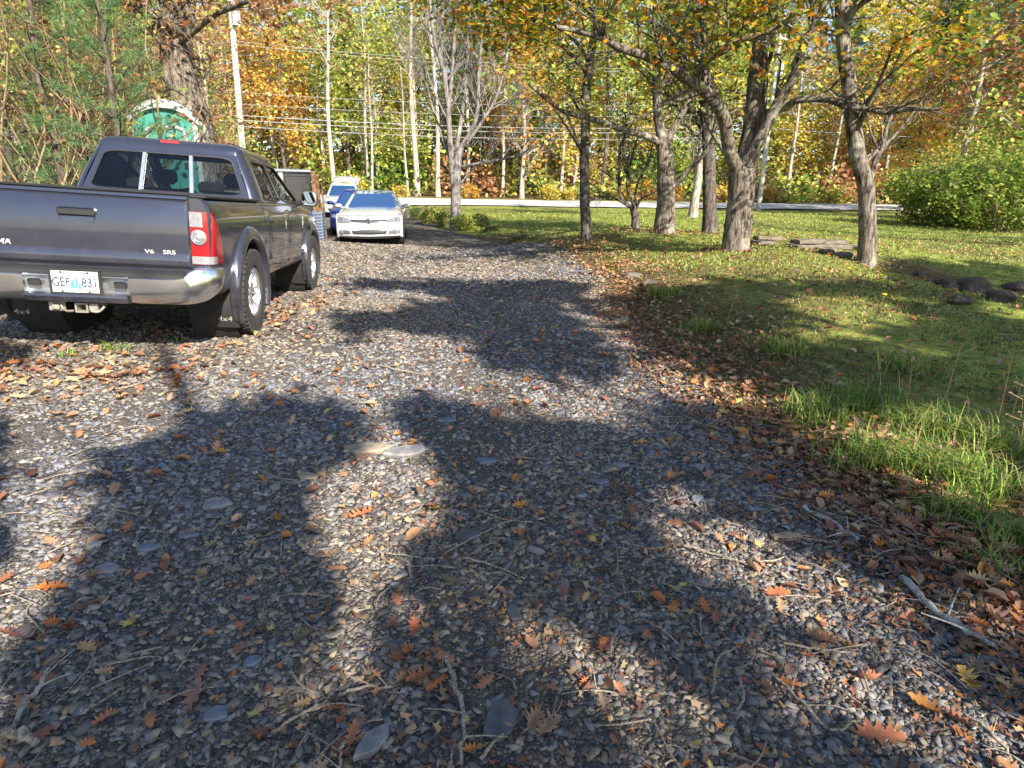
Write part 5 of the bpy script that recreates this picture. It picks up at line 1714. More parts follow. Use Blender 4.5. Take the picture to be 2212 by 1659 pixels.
# bushes
def bush(seed, pal, n, rx, rz, leaf=.12):
    T = Tree(seed)
    rng = T.rng
    for s in range(16):
        a = rng.uniform(0, 2 * pi)
        T.sprout((rng.normal(0, rx * .3), rng.normal(0, rx * .3), -.1), (cos(a) * .6, sin(a) * .6, 1), rz * rng.uniform(.5, .9), .02, 2, dict(n=[0, 3, 4], wig=.15, up=.03, ang=(.4, .9), len=(.4, .7), seg=.3))
    u = rng.normal(0, 1, (n, 3))
    u /= np.linalg.norm(u, axis=1, keepdims=True)
    rr = rng.uniform(.35, 1, (n, 1)) ** .5
    lump = 1 + .22 * np.sin(u[:, :1] * 5 + seed) * np.cos(u[:, 1:2] * 6) + .15 * np.sin(u[:, 2:3] * 9 + u[:, :1] * 7)
    sprig = 1 + .55 * (rng.random((n, 1)) < .16) * rng.random((n, 1))
    P = u * rr * lump * sprig * np.array([rx, rx, rz * .55]) + np.array([0, 0, rz * .42])
    P[:, 0] += .25 * rx * np.sin(P[:, 2] * 2.3 + seed)
    hole = np.sin(P[:, 0] * 3.1 + seed) * np.sin(P[:, 2] * 3.7) * np.cos(P[:, 1] * 2.9) < .30
    P = P[hole]
    P = P[P[:, 2] > .02]
    V, F = T.arrays()
    return big_mesh_data('trunk', V, F), big_mesh_data('crown', *leaf_mesh(rng, ROUND, P, leaf, pal, .3))
for i, (px, d, rx, rz, n, lab) in enumerate(((2010, 23.5, 1.5, 2.3, 4200, 'dark green bush where the right-hand thicket begins'), (2100, 22.5, 1.9, 2.7, 6500, 'broad green bush in the middle of the right-hand thicket'), (2190, 20.5, 1.8, 2.6, 6000, 'bright green bush at the right edge beyond the lawn'), (2140, 26, 2.0, 3.8, 5000, 'taller green bush rising behind the right-hand thicket'))):
    p = at(px, 460, d)
    place_tree('lawn_bush', lab, 'bush', bush(70 + i, 'bushgreen' if i != 3 else 'yellowgreen', n, rx, rz, .13), B_TAN, M_LEAF, (p.x, p.y, gz(p.x, p.y)))
BS = [bush(80, 'gold', 900, .9, 1.3, .2), bush(81, 'yellowgreen', 900, 1.0, 1.2, .2), bush(82, 'orange', 700, .8, 1.4, .2)]
_kb = ['golden', 'yellow-green', 'orange']
for i in range(15):
    px = _r.uniform(560, 1900)
    d = _r.uniform(47.5, 50)
    k = int(_r.choice(3, p=[.5, .3, .2]))
    p = at(px, 425, d)
    place_tree('roadside_bush', f'low {_kb[k]} bush on the far verge {whereabouts(px)}', 'bush', BS[k], B_TAN, M_LEAF, (p.x, p.y, gz(p.x, p.y)), i, _r.uniform(.6, 1.15), f'{_kb[k]} bushes on the verge')
for i, (px, d, sc) in enumerate(((905, 29, .5), (930, 26, .55), (960, 24, .5), (1005, 22, .45), (1040, 23, .4))):
    p = at(px, 455, d)
    place_tree('weedy_bush', ['weedy bush beside the drive right of the white sedan', 'second weedy bush from the sedan beside the drive', 'weedy bush just left of the leafless grey tree', 'weedy bush just right of the leafless grey tree', 'last weedy bush at the lawn corner'][i], 'bush', BS[1] if i % 2 else bush(90 + i, 'green', 700, .9, 1.2, .16), B_TAN, M_LEAF, (p.x, p.y, gz(p.x, p.y)), i, sc, 'weedy bushes beside the drive')

# ------------------------------------------------------------------ utility poles and wires
M_POLE = bark('weathered_pole', (.30, .28, .26), (.55, .53, .50), (.5, .5, .48), .7, .8, .3)
M_WIRE = simple('wire', (.34, .34, .35), .5, .3)
def pole(label, px, py, d, top, r, armspan):
    f = at(px, py, d)
    z = gz(f.x, f.y)
    t = at(*top, d)
    o = thing('utility_pole', label, 'utility pole', 'utility poles along the road', (f.x, f.y, z))
    dx = (t.x - f.x)
    MB().cyl((0, 0, -.5), (dx, 0, 11.0), r, r * .65, 12).build('shaft', M_POLE, o, 60)
    ex = dx * .86
    MB().box(ex - armspan / 2, ex + armspan / 2, -.16, -.06, 9.2, 9.32).build('crossarm', M_POLE, o)
    for s in (-.45, -.15, .15, .45):
        MB().cyl((ex + s * armspan, -.11, 9.32), (ex + s * armspan, -.11, 9.48), .04, .02, 8).build('insulator', M_GREYPL, o)
    MB().cyl((dx * .7 + .22, -.1, 7.3), (dx * .7 + .22, -.1, 8.1), .17, n=12).build('transformer', M_GREYPL, o)
    return o, Vector((f.x, f.y, z)), dx
p1 = pole('pale utility pole rising just right of the pickup truck cab', 531, 430, 27, (514, 120), .15, 1.6)
p2 = pole('far utility pole standing behind the big forked oak', 1640, 440, 38, (1662, 265), .14, 1.6)
_w = [(90, 150), (97, 157), (200, 220), (225, 242), (250, 268), (260, 278), (274, 292)]
for i, (ya, yb) in enumerate(_w):
    a, b = at(516 + (ya - 90) * .06, ya, 26.9), at(1652, yb, 37.9)
    for nm, q0, q1, lab in (('wire', a, b, f'{["top", "second", "third", "fourth", "fifth", "sixth", "lowest"][i]} overhead wire between the two utility poles'),):
        L = []
        for t in np.linspace(0, 1, 22):
            p = q0.lerp(q1, t)
            p.z -= .35 * 4 * t * (1 - t)
            L.append(p)
        w_ = MB().tube(L, .008 if i < 4 else .014, 4).build('overhead_wire', M_WIRE, None)
        tag(w_, lab, 'wire', 'overhead wires')
for i, (ya, yb, yc) in enumerate(((90, 150, 185), (194, 214, 240), (258, 276, 300))):
    for q0, q1, lab in ((at(516, ya, 26.9), at(-300, ya + 12 + i * 3, 33), f'{["upper", "middle", "lower"][i]} overhead wire running left from the near pole'), (at(1652, yb, 37.9), at(2500, yc, 38), f'{["upper", "middle", "lower"][i]} overhead wire running right from the far pole')):
        L = [q0.lerp(q1, t) - Vector((0, 0, .3 * 4 * t * (1 - t))) for t in np.linspace(0, 1, 14)]
        tag(MB().tube(L, .014, 4).build('overhead_wire', M_WIRE, None), lab, 'wire', 'overhead wires')

# ------------------------------------------------------------------ unseen oaks behind the viewpoint, crowns shaped to cast the shade on the drive
LIT = [[(0, 800), (150, 790), (330, 765), (500, 755), (480, 860), (430, 930), (330, 970), (160, 1000), (60, 1060), (0, 1100)],
       [(0, 1100), (160, 1060), (270, 1090), (240, 1200), (110, 1260), (0, 1270)],
       [(640, 800), (860, 735), (1000, 755), (1100, 815), (1210, 870), (1255, 930), (1150, 935), (1020, 880), (930, 860), (900, 920), (760, 880), (650, 870)],
       [(640, 1060), (760, 1000), (900, 1000), (965, 1080), (960, 1180), (880, 1250), (840, 1400), (790, 1500), (690, 1510), (590, 1490), (590, 1420), (690, 1300), (650, 1200), (610, 1120)],
       [(1360, 950), (1450, 955), (1520, 1060), (1480, 1130), (1400, 1050)], [(1230, 680), (1330, 685), (1430, 760), (1330, 775)], [(1450, 785), (1560, 805), (1650, 905), (1560, 885)],
       [(560, 735), (600, 660), (720, 625), (770, 655), (690, 740), (600, 800)], [(1290, 1045), (1480, 1080), (1700, 1180), (1640, 1240), (1400, 1170)],
       [(1180, 1330), (1360, 1310), (1430, 1470), (1250, 1540)], [(1600, 1190), (1800, 1170), (1960, 1340), (2110, 1490), (2212, 1590), (2120, 1650), (1850, 1450)],
       [(1720, 930), (1950, 900), (2212, 970), (2212, 1190), (2100, 1130), (1900, 1060), (1750, 1010)], [(1640, 640), (1850, 625), (2000, 700), (1800, 690)], [(760, 640), (900, 620), (960, 650), (820, 680)]]
def inside(poly, X, Y):
    cx_, cy_ = sum(p[0] for p in poly) / len(poly), sum(p[1] for p in poly) / len(poly)
    poly = [(cx_ + (p[0] - cx_) * 1.30, cy_ + (p[1] - cy_) * 1.30) for p in poly]
    r = np.zeros(len(X), dtype=bool)
    n = len(poly)
    for i in range(n):
        (x1, y1), (x2, y2) = poly[i], poly[(i + 1) % n]
        if y1 == y2:
            continue
        c = ((y1 > Y) != (y2 > Y)) & (X < (x2 - x1) * (Y - y1) / (y2 - y1) + x1)
        r ^= c
    return r
_sr = np.random.default_rng(9)
_m = 6500
_m2 = 7000
_gx2, _gy2 = np.r_[_sr.uniform(-9, 9, _m), _sr.uniform(-3.2, 3.4, _m2)], np.r_[_sr.uniform(3.4, 13, _m), _sr.uniform(.4, 3.5, _m2)]
_m += _m2
_gp = np.stack([_gx2, _gy2, g(_gx2, _gy2)], -1)
_px, _py, _ = project(_gp)
_keep = ((_py > 612) | ((_py > 565) & (_px > 1930))) & (_py < 1800) & (_px > -250) & (_px < 2500)
for poly in LIT:
    _keep &= ~inside(poly, _px, _py)
_keep &= ~((_px < 700) & (_py < 745))
_keep &= _sr.random(_m) > .10
_keep &= ~((np.sin(_gx2 * 6.3 + 1.7 * np.sin(_gy2 * 3.9)) + np.sin(_gy2 * 5.7 + 1.5 * np.sin(_gx2 * 4.1)) > 1.25) & (_sr.random(_m) < .9))
_keep &= ~((((_px > 950) & (_py > 1180)) | ((_px < 300) & (_py > 1000) & (_py < 1420))) & (np.sin(_gx2 * 7 + 2 * np.sin(_gy2 * 4)) + np.sin(_gy2 * 8 + _gx2 * 3) > -.15))
_keep &= ~((_px > 1250) & (_py < 900) & (np.sin(_gx2 * 2.3 + 1.5 * np.sin(_gy2 * 1.3)) + np.sin(_gy2 * 1.9 - _gx2) > .75))
_keep &= (_gy2 < 3.4) | (np.sin(_gx2 * 2.1 + 1.3 * np.sin(_gy2 * 1.1)) + np.sin(_gy2 * 2.6 + _gx2) > -1.75)
_gp = _gp[_keep]
_h = np.maximum(np.where(_gp[:, 1] < 3.4, _sr.uniform(4.6, 6.4, len(_gp)), _sr.uniform(6.5, 10.0, len(_gp))), (_gp[:, 1] + 2.2) / (math.cos(math.pi - SUN_AZ) / math.tan(SUN_EL)) + _sr.uniform(0, 2.0, len(_gp)))
_cl = _gp + np.array(SUN)[None] * (_h / SUN.z)[:, None]  # each leaf clump is set sunward of a spot to be shaded
_sg = np.clip(.014 + .026 * _gp[:, 1], .03, .16)
_ls = np.clip(.05 + .045 * _gp[:, 1], .09, .27)
_trunks = [(5.2, -8.8, .27), (12.6, -9.5, .24), (-1.5, -11.5, .24), (18.5, -7.5, .24)]  # first trunk's shadow stands in for the viewer's own
_asg = np.argmin([np.hypot(_cl[:, 0] - a, _cl[:, 1] - b) for a, b, _ in _trunks], axis=0)
for ti, (tx, ty, r_) in enumerate(_trunks):
    T = Tree(100 + ti)
    z = gz(tx, ty)
    C = _cl[_asg == ti]
    sg, ls = _sg[_asg == ti], _ls[_asg == ti]
    if len(C) == 0:
        continue
    top = min(13.0, float(C[:, 2].max()))
    P = np.array([(tx + .15 * sin(k_), ty + .15 * cos(k_), z - .3 + (top + .3) * k_ / 9) for k_ in range(10)])
    T.limb(P, np.linspace(r_, .06, 10), 10, .03)
    for q in C[::40]:
        zz = max(z + 2.5, q[2] - 1.0 - .35 * np.hypot(q[0] - tx, q[1] - ty))
        a = np.array((tx, ty, min(zz, top)))
        mid = (a + q) / 2 + np.array((0, 0, .3)) + T.rng.normal(0, .15, 3)
        T.limb(smooth_line([a, mid, q], 3), np.linspace(.03, .006, 7), 4)
    Q = (C[:, None, :] + T.rng.normal(0, 1, (len(C), 9, 3)) * sg[:, None, None]).reshape(-1, 3)
    lv = scatter_arrays(T.rng, ROUND, Q, np.repeat(ls, 9) * T.rng.uniform(.75, 1.2, len(Q)), rand_rot(T.rng, len(Q), .2), palette(T.rng, 'mixed', len(Q)))
    T.build('shade_oak', ['oak behind the viewpoint whose trunk shadow crosses the gravel', 'oak behind and right of the viewpoint, shading the verge', 'oak straight behind the viewpoint, shading the near gravel', 'farthest right oak behind the viewpoint'][ti], 'tree', B_OAK, (tx, ty, z), 'oaks shading the drive', lv)
for i, (x, y) in enumerate(((17, 5.5), (19.5, 8.5), (16, 8), (23, 9), (21, 3))):
    place_tree('side_tree', ['bare tree beyond the right edge, nearest', 'bare tree beyond the right edge, second', 'bare tree beyond the right edge, third', 'bare tree beyond the right edge, farthest', 'bare tree beyond the right edge, behind the others'][i], 'tree', WOOD['bare pale-trunked'][i % 3], B_OAK, M_LEAF, (x, y, gz(x, y)), i * 2, .8, 'bare trees right of the lawn')
# ------------------------------------------------------------------ gravel, leaves, sticks, grass, stones
M_STONE = attr_mat('slate_chips', .85, .4, 70, .22, .25)
M_FALLEN = leafy('fallen_leaves', .6, .18, .25)
M_GRASS = leafy('grass_blades', .5, .35, .3)
_dr = np.random.default_rng(21)
def in_view(P, m=60):
    px, py, f = project(P)
    ok = (f > .3) & (px > -m) & (px < 2212 + m) & (py < 1659 + m * 2) & (py > 300)
    for dx in (-1.0, 1.0):                                          # a step to either side, more thinly
        px, py, f = project(np.asarray(P) + np.array([dx, 0, 0]))
        ok |= (f > .3) & (px > -m) & (px < 2212 + m) & (py < 1659 + m) & (py > 300) & (_dr.random(len(P)) < .4)
    return ok
def stone_tmpl(seed, n=6):
    r = np.random.default_rng(seed)
    a = np.sort(np.arange(n) * 2 * pi / n + r.uniform(-.5, .5, n))
    rad = r.uniform(.30, .60, n)
    bot = np.stack([np.cos(a) * rad, np.sin(a) * rad, np.full(n, -.25)], -1)
    ts = r.uniform(.80, .97)
    top = np.stack([np.cos(a + .1) * rad * ts, np.sin(a + .1) * rad * ts, r.uniform(.6, 1.0, n)], -1)
    F = [(n, n + i, n + i + 1) for i in range(1, n - 1)]
    for i in range(n):
        j = (i + 1) % n
        F += [(i, j, n + j), (i, n + j, n + i)]
    return np.concatenate([bot, top]), np.array(F)
STONES = [stone_tmpl(200 + i, 4 + i % 3) for i in range(6)]
_SC = np.array([(.16, .165, .18), (.20, .20, .205), (.235, .225, .21), (.28, .255, .22), (.33, .285, .225), (.17, .185, .215), (.22, .20, .215), (.30, .22, .16), (.12, .12, .128)])
_SW = np.array([3, 3.6, 4, 3.6, 1.9, 2.8, 1.8, 1.0, 2])
def stone_cols(rng, n):
    return np.clip(_SC[rng.choice(len(_SC), n, p=_SW / _SW.sum())] * rng.uniform(.42, 1.18, (n, 1)), 0, .6)
def drive_points(n, y0, y1, x0=-7, x1=3):
    y = _dr.uniform(y0, y1, n)
    x = _dr.uniform(x0, x1, n)
    bare = np.sin(x * 2.6 + 1.4 * np.sin(y * 1.2)) * np.sin(y * 1.3 + .8 * np.sin(x * 1.9)) + .35 * np.sin(x * 7 + y * 5)
    ok = (_dr.random(n) > np.clip((bare - .25) * 1.2, 0, .6)) & (x > edge_l(y) + .05) & (x < edge_r(y) - .02 + _dr.normal(0, .10, n))
    P = np.stack([x[ok], y[ok], drive_z(x[ok], y[ok])], -1)
    return P[in_view(P, 60)]
_gv, _gf, _gc, _b = [], [], [], 0
for n, y0, y1, s0, s1 in ((80000, .6, 2.3, .009, .036), (54000, 2.3, 4.2, .013, .044), (50000, 4.2, 9.0, .024, .05), (20000, 9.0, 17, .045, .075), (2200, .7, 5, .035, .065)):
    P = drive_points(n, y0, y1)
    k = len(P)
    sz = s0 + (s1 - s0) * _dr.random(k) ** 2.0
    which = _dr.integers(0, 6, k)
    for w in range(6):
        q = which == w
        m = int(q.sum())
        V0, F0 = STONES[w]
        Rm = rand_rot(_dr, m, .75)
        S = np.stack([sz[q] * _dr.uniform(1.0, 1.75, m), sz[q] * _dr.uniform(.55, 1.05, m), sz[q] * _dr.uniform(.12, .32, m)], -1)
        V = np.einsum('nij,nkj->nki', Rm, V0[None] * S[:, None, :]) + P[q][:, None, :]
        F = F0[None] + (np.arange(m) * len(V0))[:, None, None]
        _gv.append(V.reshape(-1, 3))
        _gf.append(F.reshape(-1, 3) + _b)
        wv = np.sin(P[q][:, 0] * 1.3 + 1.7 * np.sin(P[q][:, 1] * .7)) + np.sin(P[q][:, 1] * 1.1 - P[q][:, 0] * .6) - .45 * np.clip(P[q][:, 0], -3, 2)
        warm = np.clip(.5 + .35 * wv, 0, 1)[:, None]            # dusty brown stretches and bluer stretches of the drive
        _gc.append(np.repeat(stone_cols(_dr, m) * (np.array([[.90, .95, 1.06]]) * (1 - warm) + np.array([[1.08, 1.0, .88]]) * warm), len(F0), axis=0))
        _b += m * len(V0)
gravel = big_mesh('gravel', np.concatenate(_gv), np.concatenate(_gf), np.concatenate(_gc), M_STONE)
tag(gravel, 'loose grey slate gravel covering the drive', 'gravel', None, 'stuff')

# single slabs of slate lying on the drive
def slab_obj(name, label, poly, thick, col, tiltv, pos, rz, group='flat slate pieces on the drive', cat='stone'):
    """irregular flat stone from an outline"""
    r = np.random.default_rng(abs(hash(label)) % 9999 if False else len(label) * 37 + int(abs(pos[0]) * 100))
    n = len(poly)
    mid = [(x * 1.03, y * 1.03, thick * .45) for x, y in poly]
    bot = [(x * .96, y * .96, -thick * .5) for x, y in poly]
    top = [(x * .93, y * .93, thick * (.8 + .2 * r.random())) for x, y in poly]
    me = MB().loft([bot, mid, top])
    o = me.build(name, col, None, 25)
    o.location = pos
    o.rotation_euler = (tiltv[0], tiltv[1], rz)
    return tag(o, label, cat, group)
def rock_mat(name, c):
    return simple(name, c, .85, 0, .35, 18, .5, 60, 0, .25)
M_SL = [rock_mat('tan_slate', (.27, .225, .165)), rock_mat('grey_slate', (.20, .195, .20)), rock_mat('blue_slate', (.15, .165, .20)), rock_mat('dark_slate', (.10, .10, .105))]
def outline(seed, L, W, n=8):
    r = np.random.default_rng(seed)
    a = np.sort(np.arange(n) * 2 * pi / n + r.uniform(-.3, .3, n))
    k = r.uniform(.8, 1.12, n)
    return [(L / 2 * k[i] * cos(a[i]), W / 2 * k[i] * sin(a[i])) for i in range(n)]
for i, (px, py, L, W, th, mi, rz, tl, lab) in enumerate((
        (790, 978, .30, .12, .022, 0, .12, (0.05, -.03), 'long tan slate slab in the middle of the drive'),
        (880, 982, .26, .13, .024, 1, .35, (.08, .05), 'grey slate slab touching the long tan slab'),
        (1010, 1165, .13, .10, .012, 3, .4, (0, .02), 'dark three-cornered slate piece right of the sunlit patch'),
        (468, 1095, .15, .11, .014, 1, .1, (.03, 0), 'cracked grey slate piece in the shade left of the sunlit patch'),
        (805, 1612, .16, .065, .016, 1, 1.1, (.05, .1), 'long grey slate piece at the bottom edge of the drive'),
        (1080, 1570, .17, .10, .012, 3, 1.3, (0, 0), 'large dark flat stone at the bottom of the drive'),
        (1700, 1165, .17, .05, .014, 0, .05, (.02, 0), 'narrow tan slate piece beside the lichen branch'),
        (970, 912, .10, .06, .01, 2, .2, (.03, .02), 'bluish slate piece above the grey slab'),
        (665, 1036, .12, .07, .012, 0, -.2, (.02, .02), 'small tan slate piece left of the long slab'),
        (1300, 1045, .09, .05, .01, 2, .3, (.03, 0), 'bluish flat stone right of the drive middle'),
        (1505, 1085, .085, .06, .012, 2, .9, (.05, .02), 'bluish stone by the right edge litter'),
        (230, 1235, .11, .06, .012, 1, .1, (.02, .02), 'grey slate piece near the orange leaf at left'),
        (545, 1435, .06, .045, .010, 2, .3, (.02, .02), 'pale blue-grey chip in the left shade'),
        (470, 1550, .075, .05, .012, 2, .2, (.03, .05), 'blue-grey rounded chip low in the left shade'),
        (1110, 1330, .09, .05, .012, 3, 1.8, (.02, 0), 'dark slate piece in the lower middle of the drive'),
        (1320, 1480, .11, .06, .012, 1, -.2, (.03, .02), 'grey slate piece low right of the drive middle'),
        (1050, 1000, .12, .07, .012, 2, .2, (.02, .03), 'blue slate piece in shade below the bluish chip'),
        (320, 1190, .10, .06, .012, 2, .1, (.02, .01), 'blue slate piece at the left shade border'),
        (410, 1165, .09, .035, .01, 2, .1, (.02, .01), 'narrow blue slate piece at left'),
        (1340, 1010, .10, .05, .01, 1, .1, (.02, .01), 'grey slate piece under the curled leaf'))):
    p = hit(px, py)
    slab_obj('slate_stone', lab, outline(300 + i, L, W, 7 + i % 3), th, M_SL[mi], tl, (p.x, p.y, drive_z(p.x, p.y) + th * .15 + .006), rz)
p = hit(1508, 1025)
sh = slab_obj('slate_shard', 'upright grey slate shard stuck in the drive near its right edge', outline(340, .13, .045, 6), .012, M_SL[2], (1.15, .3, 0), (p.x, p.y, drive_z(p.x, p.y) + .04), .9)

# fallen leaves: a curled lobed outline with a midrib
def big_leaf(seed, curl):
    r = np.random.default_rng(seed)
    a = [(0.012, -.62), (.03, -.36), (.17, -.38), (.10, -.24), (.31, -.20), (.13, -.05), (.37, .06), (.14, .13), (.29, .29), (.10, .29), (.12, .43), (0, .52)]
    a = [(x * r.uniform(.85, 1.15), y + r.uniform(-.02, .02)) for x, y in a]
    b = [(-x * r.uniform(.85, 1.15), y + r.uniform(-.02, .02)) for x, y in reversed(a[1:-1])]
    o = a + b
    n = len(o)
    rib = [(0, -.25), (0, .0), (0, .25)]
    z = lambda x, y: curl * (abs(x) * 1.2 + .9 * (y * y)) + .06 * sin(x * 11 + seed) * sin(y * 8 + seed)
    V = [(x, y, z(x, y)) for x, y in o] + [(x, y, z(x, y)) for x, y in rib]
    F = []
    for i in range(n):
        j = (i + 1) % n
        ym = (o[i][1] + o[j][1]) / 2
        k = n + (0 if ym < -.13 else 1 if ym < .13 else 2)
        F.append((i, j, k))
    F += [(n - 0 - 1 if False else 0, n, n), ] if False else []
    F += [(8 if False else 0, n, n)] if False else []
    # close the seams between the three rib fans
    V = np.array(V)
    return V, np.array([f for f in F if len(set(f)) == 3] + _seams(o, n))
def _seams(o, n):
    out = []
    k = [(0 if (o[i][1] + o[(i + 1) % n][1]) / 2 < -.13 else 1 if (o[i][1] + o[(i + 1) % n][1]) / 2 < .13 else 2) for i in range(n)]
    for i in range(n):
        if k[i] != k[i - 1]:
            out.append((i, n + k[i], n + k[i - 1]))
    return out
BIGL = [big_leaf(400 + i, c) for i, c in enumerate((.18, .45, .75, -.35, .3, 1.0))]
PAL['litter'] = [((.33, .15, .08), 4), ((.40, .23, .13), 4), ((.24, .11, .07), 4), ((.46, .31, .18), 4), ((.46, .19, .06), 2), ((.18, .12, .09), 4), ((.45, .34, .13), 1)]
# single leaves placed where the picture shows them
_named = ((105, 1277, .15, 'orange oak leaf at the left edge of the sunlit gravel', (.56, .19, .05), 0), (785, 1118, .17, 'broad rust oak leaf in the sunlit patch', (.45, .17, .08), 1), (603, 882, .12, 'bright orange leaf in the shade left of the drive middle', (.62, .22, .05), 2),
          (585, 868, .10, 'smaller orange leaf beside the bright orange leaf', (.58, .20, .06), 1), (408, 868, .13, 'pale rust leaf lying left of the shaded gravel', (.50, .27, .16), 0), (1382, 955, .14, 'orange lobed leaf on the right-hand gravel', (.60, .30, .08), 3), (1678, 1290, .13, 'rust oak leaf low on the right-hand drive', (.42, .15, .07), 0),
          (1895, 1595, .17, 'large rust oak leaf at the bottom right corner', (.38, .15, .08), 0), (1520, 1322, .10, 'small rust leaf in the right-hand shade', (.45, .16, .07), 4), (1782, 1392, .12, 'tan-edged rust leaf beside the thin stick', (.46, .20, .10), 1), (500, 1240, .11, 'grey-brown oak leaf in the left shade', (.26, .22, .17), 0),
          (895, 1368, .10, 'dark rust leaf at the lower sunlit border', (.36, .13, .07), 2), (420, 1512, .14, 'dull brown oak leaf low in the left shade', (.26, .15, .11), 4), (285, 1356, .09, 'yellow leaf in the left shade', (.62, .48, .14), 1), (727, 1232, .10, 'orange leaf in the lower sunlit patch', (.52, .25, .12), 3),
          (1185, 1585, .13, 'tan oak leaf at the bottom of the drive', (.45, .27, .15), 1), (1215, 1290, .11, 'brown upturned leaf in the middle shade', (.32, .19, .12), 5), (905, 1480, .11, 'rust leaf beside the thick bottom stick', (.38, .15, .07), 2), (945, 1480, .09, 'second rust leaf beside the thick bottom stick', (.40, .14, .06), 3),
          (400, 990, .13, 'flat orange leaf in the left sunlight', (.60, .30, .08), 3), (480, 985, .11, 'curled orange leaf in the left sunlight', (.58, .28, .07), 2), (1900, 1190, .12, 'bright orange curled leaf under the grass', (.60, .24, .06), 5), (2090, 1130, .15, 'dull red-brown leaf below the grass tufts', (.34, .17, .12), 0),
          (2085, 1482, .13, 'yellow narrow leaf near the right corner', (.62, .40, .10), 1), (2150, 1350, .15, 'brown curled leaf beside the lichen branch', (.36, .20, .14), 5), (1995, 1540, .12, 'orange-brown leaf under the right corner', (.50, .22, .06), 2), (690, 915, .08, 'pinkish leaf above the slabs', (.46, .25, .18), 1), (1090, 778, .09, 'leaf far up the sunlit drive', (.48, .26, .15), 4))
for i, (px, py, L, lab, c, k) in enumerate(_named):
    p = hit(px, py)
    V, F = BIGL[k]
    o = big_mesh('fallen_leaf', V * L * .80, F, np.tile(np.array(c), (len(F), 1)) * _dr.uniform(.9, 1.1, (len(F), 1)), M_FALLEN, None, 180)
    o.location = (p.x, p.y, drive_z(p.x, p.y) + .014)
    o.rotation_euler = (_dr.normal(0, .12), _dr.normal(0, .12), _dr.uniform(0, 6.28))
    tag(o, lab, 'leaf', 'fallen leaves')
def litter_points(n):
    y = np.exp(_dr.uniform(np.log(.8), np.log(16), n))
    band = _dr.random(n)
    er, el = edge_r(y), edge_l(y)
    x = np.where(band < .44, er + _dr.normal(.10, .26, n) + np.abs(_dr.normal(0, .45, n)),
                 np.where(band < .66, _dr.uniform(0, 1, n) * (er - el) + el, np.where(band < .90, er + np.abs(_dr.normal(0, 2.2, n)), el + np.abs(_dr.normal(0, .8, n)))))
    P = np.stack([x, y, drive_z(x, y) + _dr.uniform(.008, .03, n)], -1)
    return P[in_view(P)]
P = litter_points(8500)
# the leaves behind the truck, and under the oaks
q = _dr.normal(0, 1, (420, 2)) * (.85, .28) + np.array(TRUCK_M @ Vector((-.1, -1.35, 0)))[:2]
P = np.concatenate([P, np.stack([q[:, 0], q[:, 1], drive_z(q[:, 0], q[:, 1]) + .02], -1)])
q = np.array(TRUCK_M @ Vector((1.05, 1.2, 0)))[:2] + _dr.normal(0, 1, (200, 2)) * (.18, 1.2)
P = np.concatenate([P, np.stack([q[:, 0], q[:, 1], drive_z(q[:, 0], q[:, 1]) + .02], -1)])
qx, qy = _dr.uniform(1.5, 12, 2200), _dr.uniform(6, 17, 2200)
P = np.concatenate([P, np.stack([qx, qy, g(qx, qy) + .03], -1)])
for fx, fy, dd in ((1590, 528, 11), (1873, 551, 10), (1267, 497, 14.5), (1435, 490, 15.2), (1534, 486, 15.8), (1374, 479, 17)):
    f_ = at(fx, fy, dd)
    q = np.array((f_.x, f_.y)) + _dr.normal(0, .55, (130, 2))
    P = np.concatenate([P, np.stack([q[:, 0], q[:, 1], g(q[:, 0], q[:, 1]) + .03], -1)])
_px, _py, _ff = project(P)
order = np.argsort(_ff + 40 * ((_px < 20) | (_px > 2190) | (_py > 1640)))
near, rest = P[order[:110]], P[order[110:]]
_shared = [big_mesh_data('fallen_leaf', BIGL[i % 6][0], BIGL[i % 6][1], palette(_dr, 'litter', 1).repeat(len(BIGL[i % 6][1]), 0)) for i in range(18)]
_tones = []
for me in _shared:
    _c3 = me.attributes['Col'].data[0].color
    _tones.append('tan' if _c3[0] > .38 and _c3[1] > .2 else 'orange-brown' if _c3[0] > .3 else 'dark brown')
    me.materials.append(M_FALLEN)
for i, p in enumerate(near):
    me = _shared[i % 18]
    o = bpy.data.objects.new('fallen_leaf', me)
    COL.objects.link(o)
    o.location = p
    L = _dr.uniform(.035, .085)
    o.scale = (L * _dr.uniform(.8, 1.2), L, L)
    o.rotation_euler = (_dr.normal(0, .3), _dr.normal(0, .3), _dr.uniform(0, 6.28))
    _qx, _qy, _ = project(np.array([p]))
    reg = ('in the bottom left corner' if _qx[0] < 500 else 'at the bottom left of the drive middle' if _qx[0] < 900 else 'at the bottom middle' if _qx[0] < 1300 else 'at the bottom right of the drive' if _qx[0] < 1750 else 'in the bottom right corner') if _qy[0] > 1450 else ('left' if _qx[0] < 700 else 'middle' if _qx[0] < 1300 else 'right side' if _qx[0] < 1800 else 'right edge') + ' of the near gravel'
    tone = _tones[i % 18]
    tag(o, f'{tone} fallen oak leaf, small, {reg}', 'leaf', f'{tone} litter leaves nearest the viewer')
_lv, _lf, _lc, _b = [], [], [], 0
OVAL = (ROUND[0] * np.array([.85, 1, 3.0]), ROUND[1])
for k in range(9):
    Q = rest[k::9]
    V, F, c = scatter_arrays(_dr, BIGL[k] if k < 6 else OVAL, Q, _dr.uniform(.03, .09, len(Q)), rand_rot(_dr, len(Q), .8), palette(_dr, 'litter', len(Q)))
    _lv.append(V); _lf.append(F + _b); _lc.append(c)
    _b += len(V)
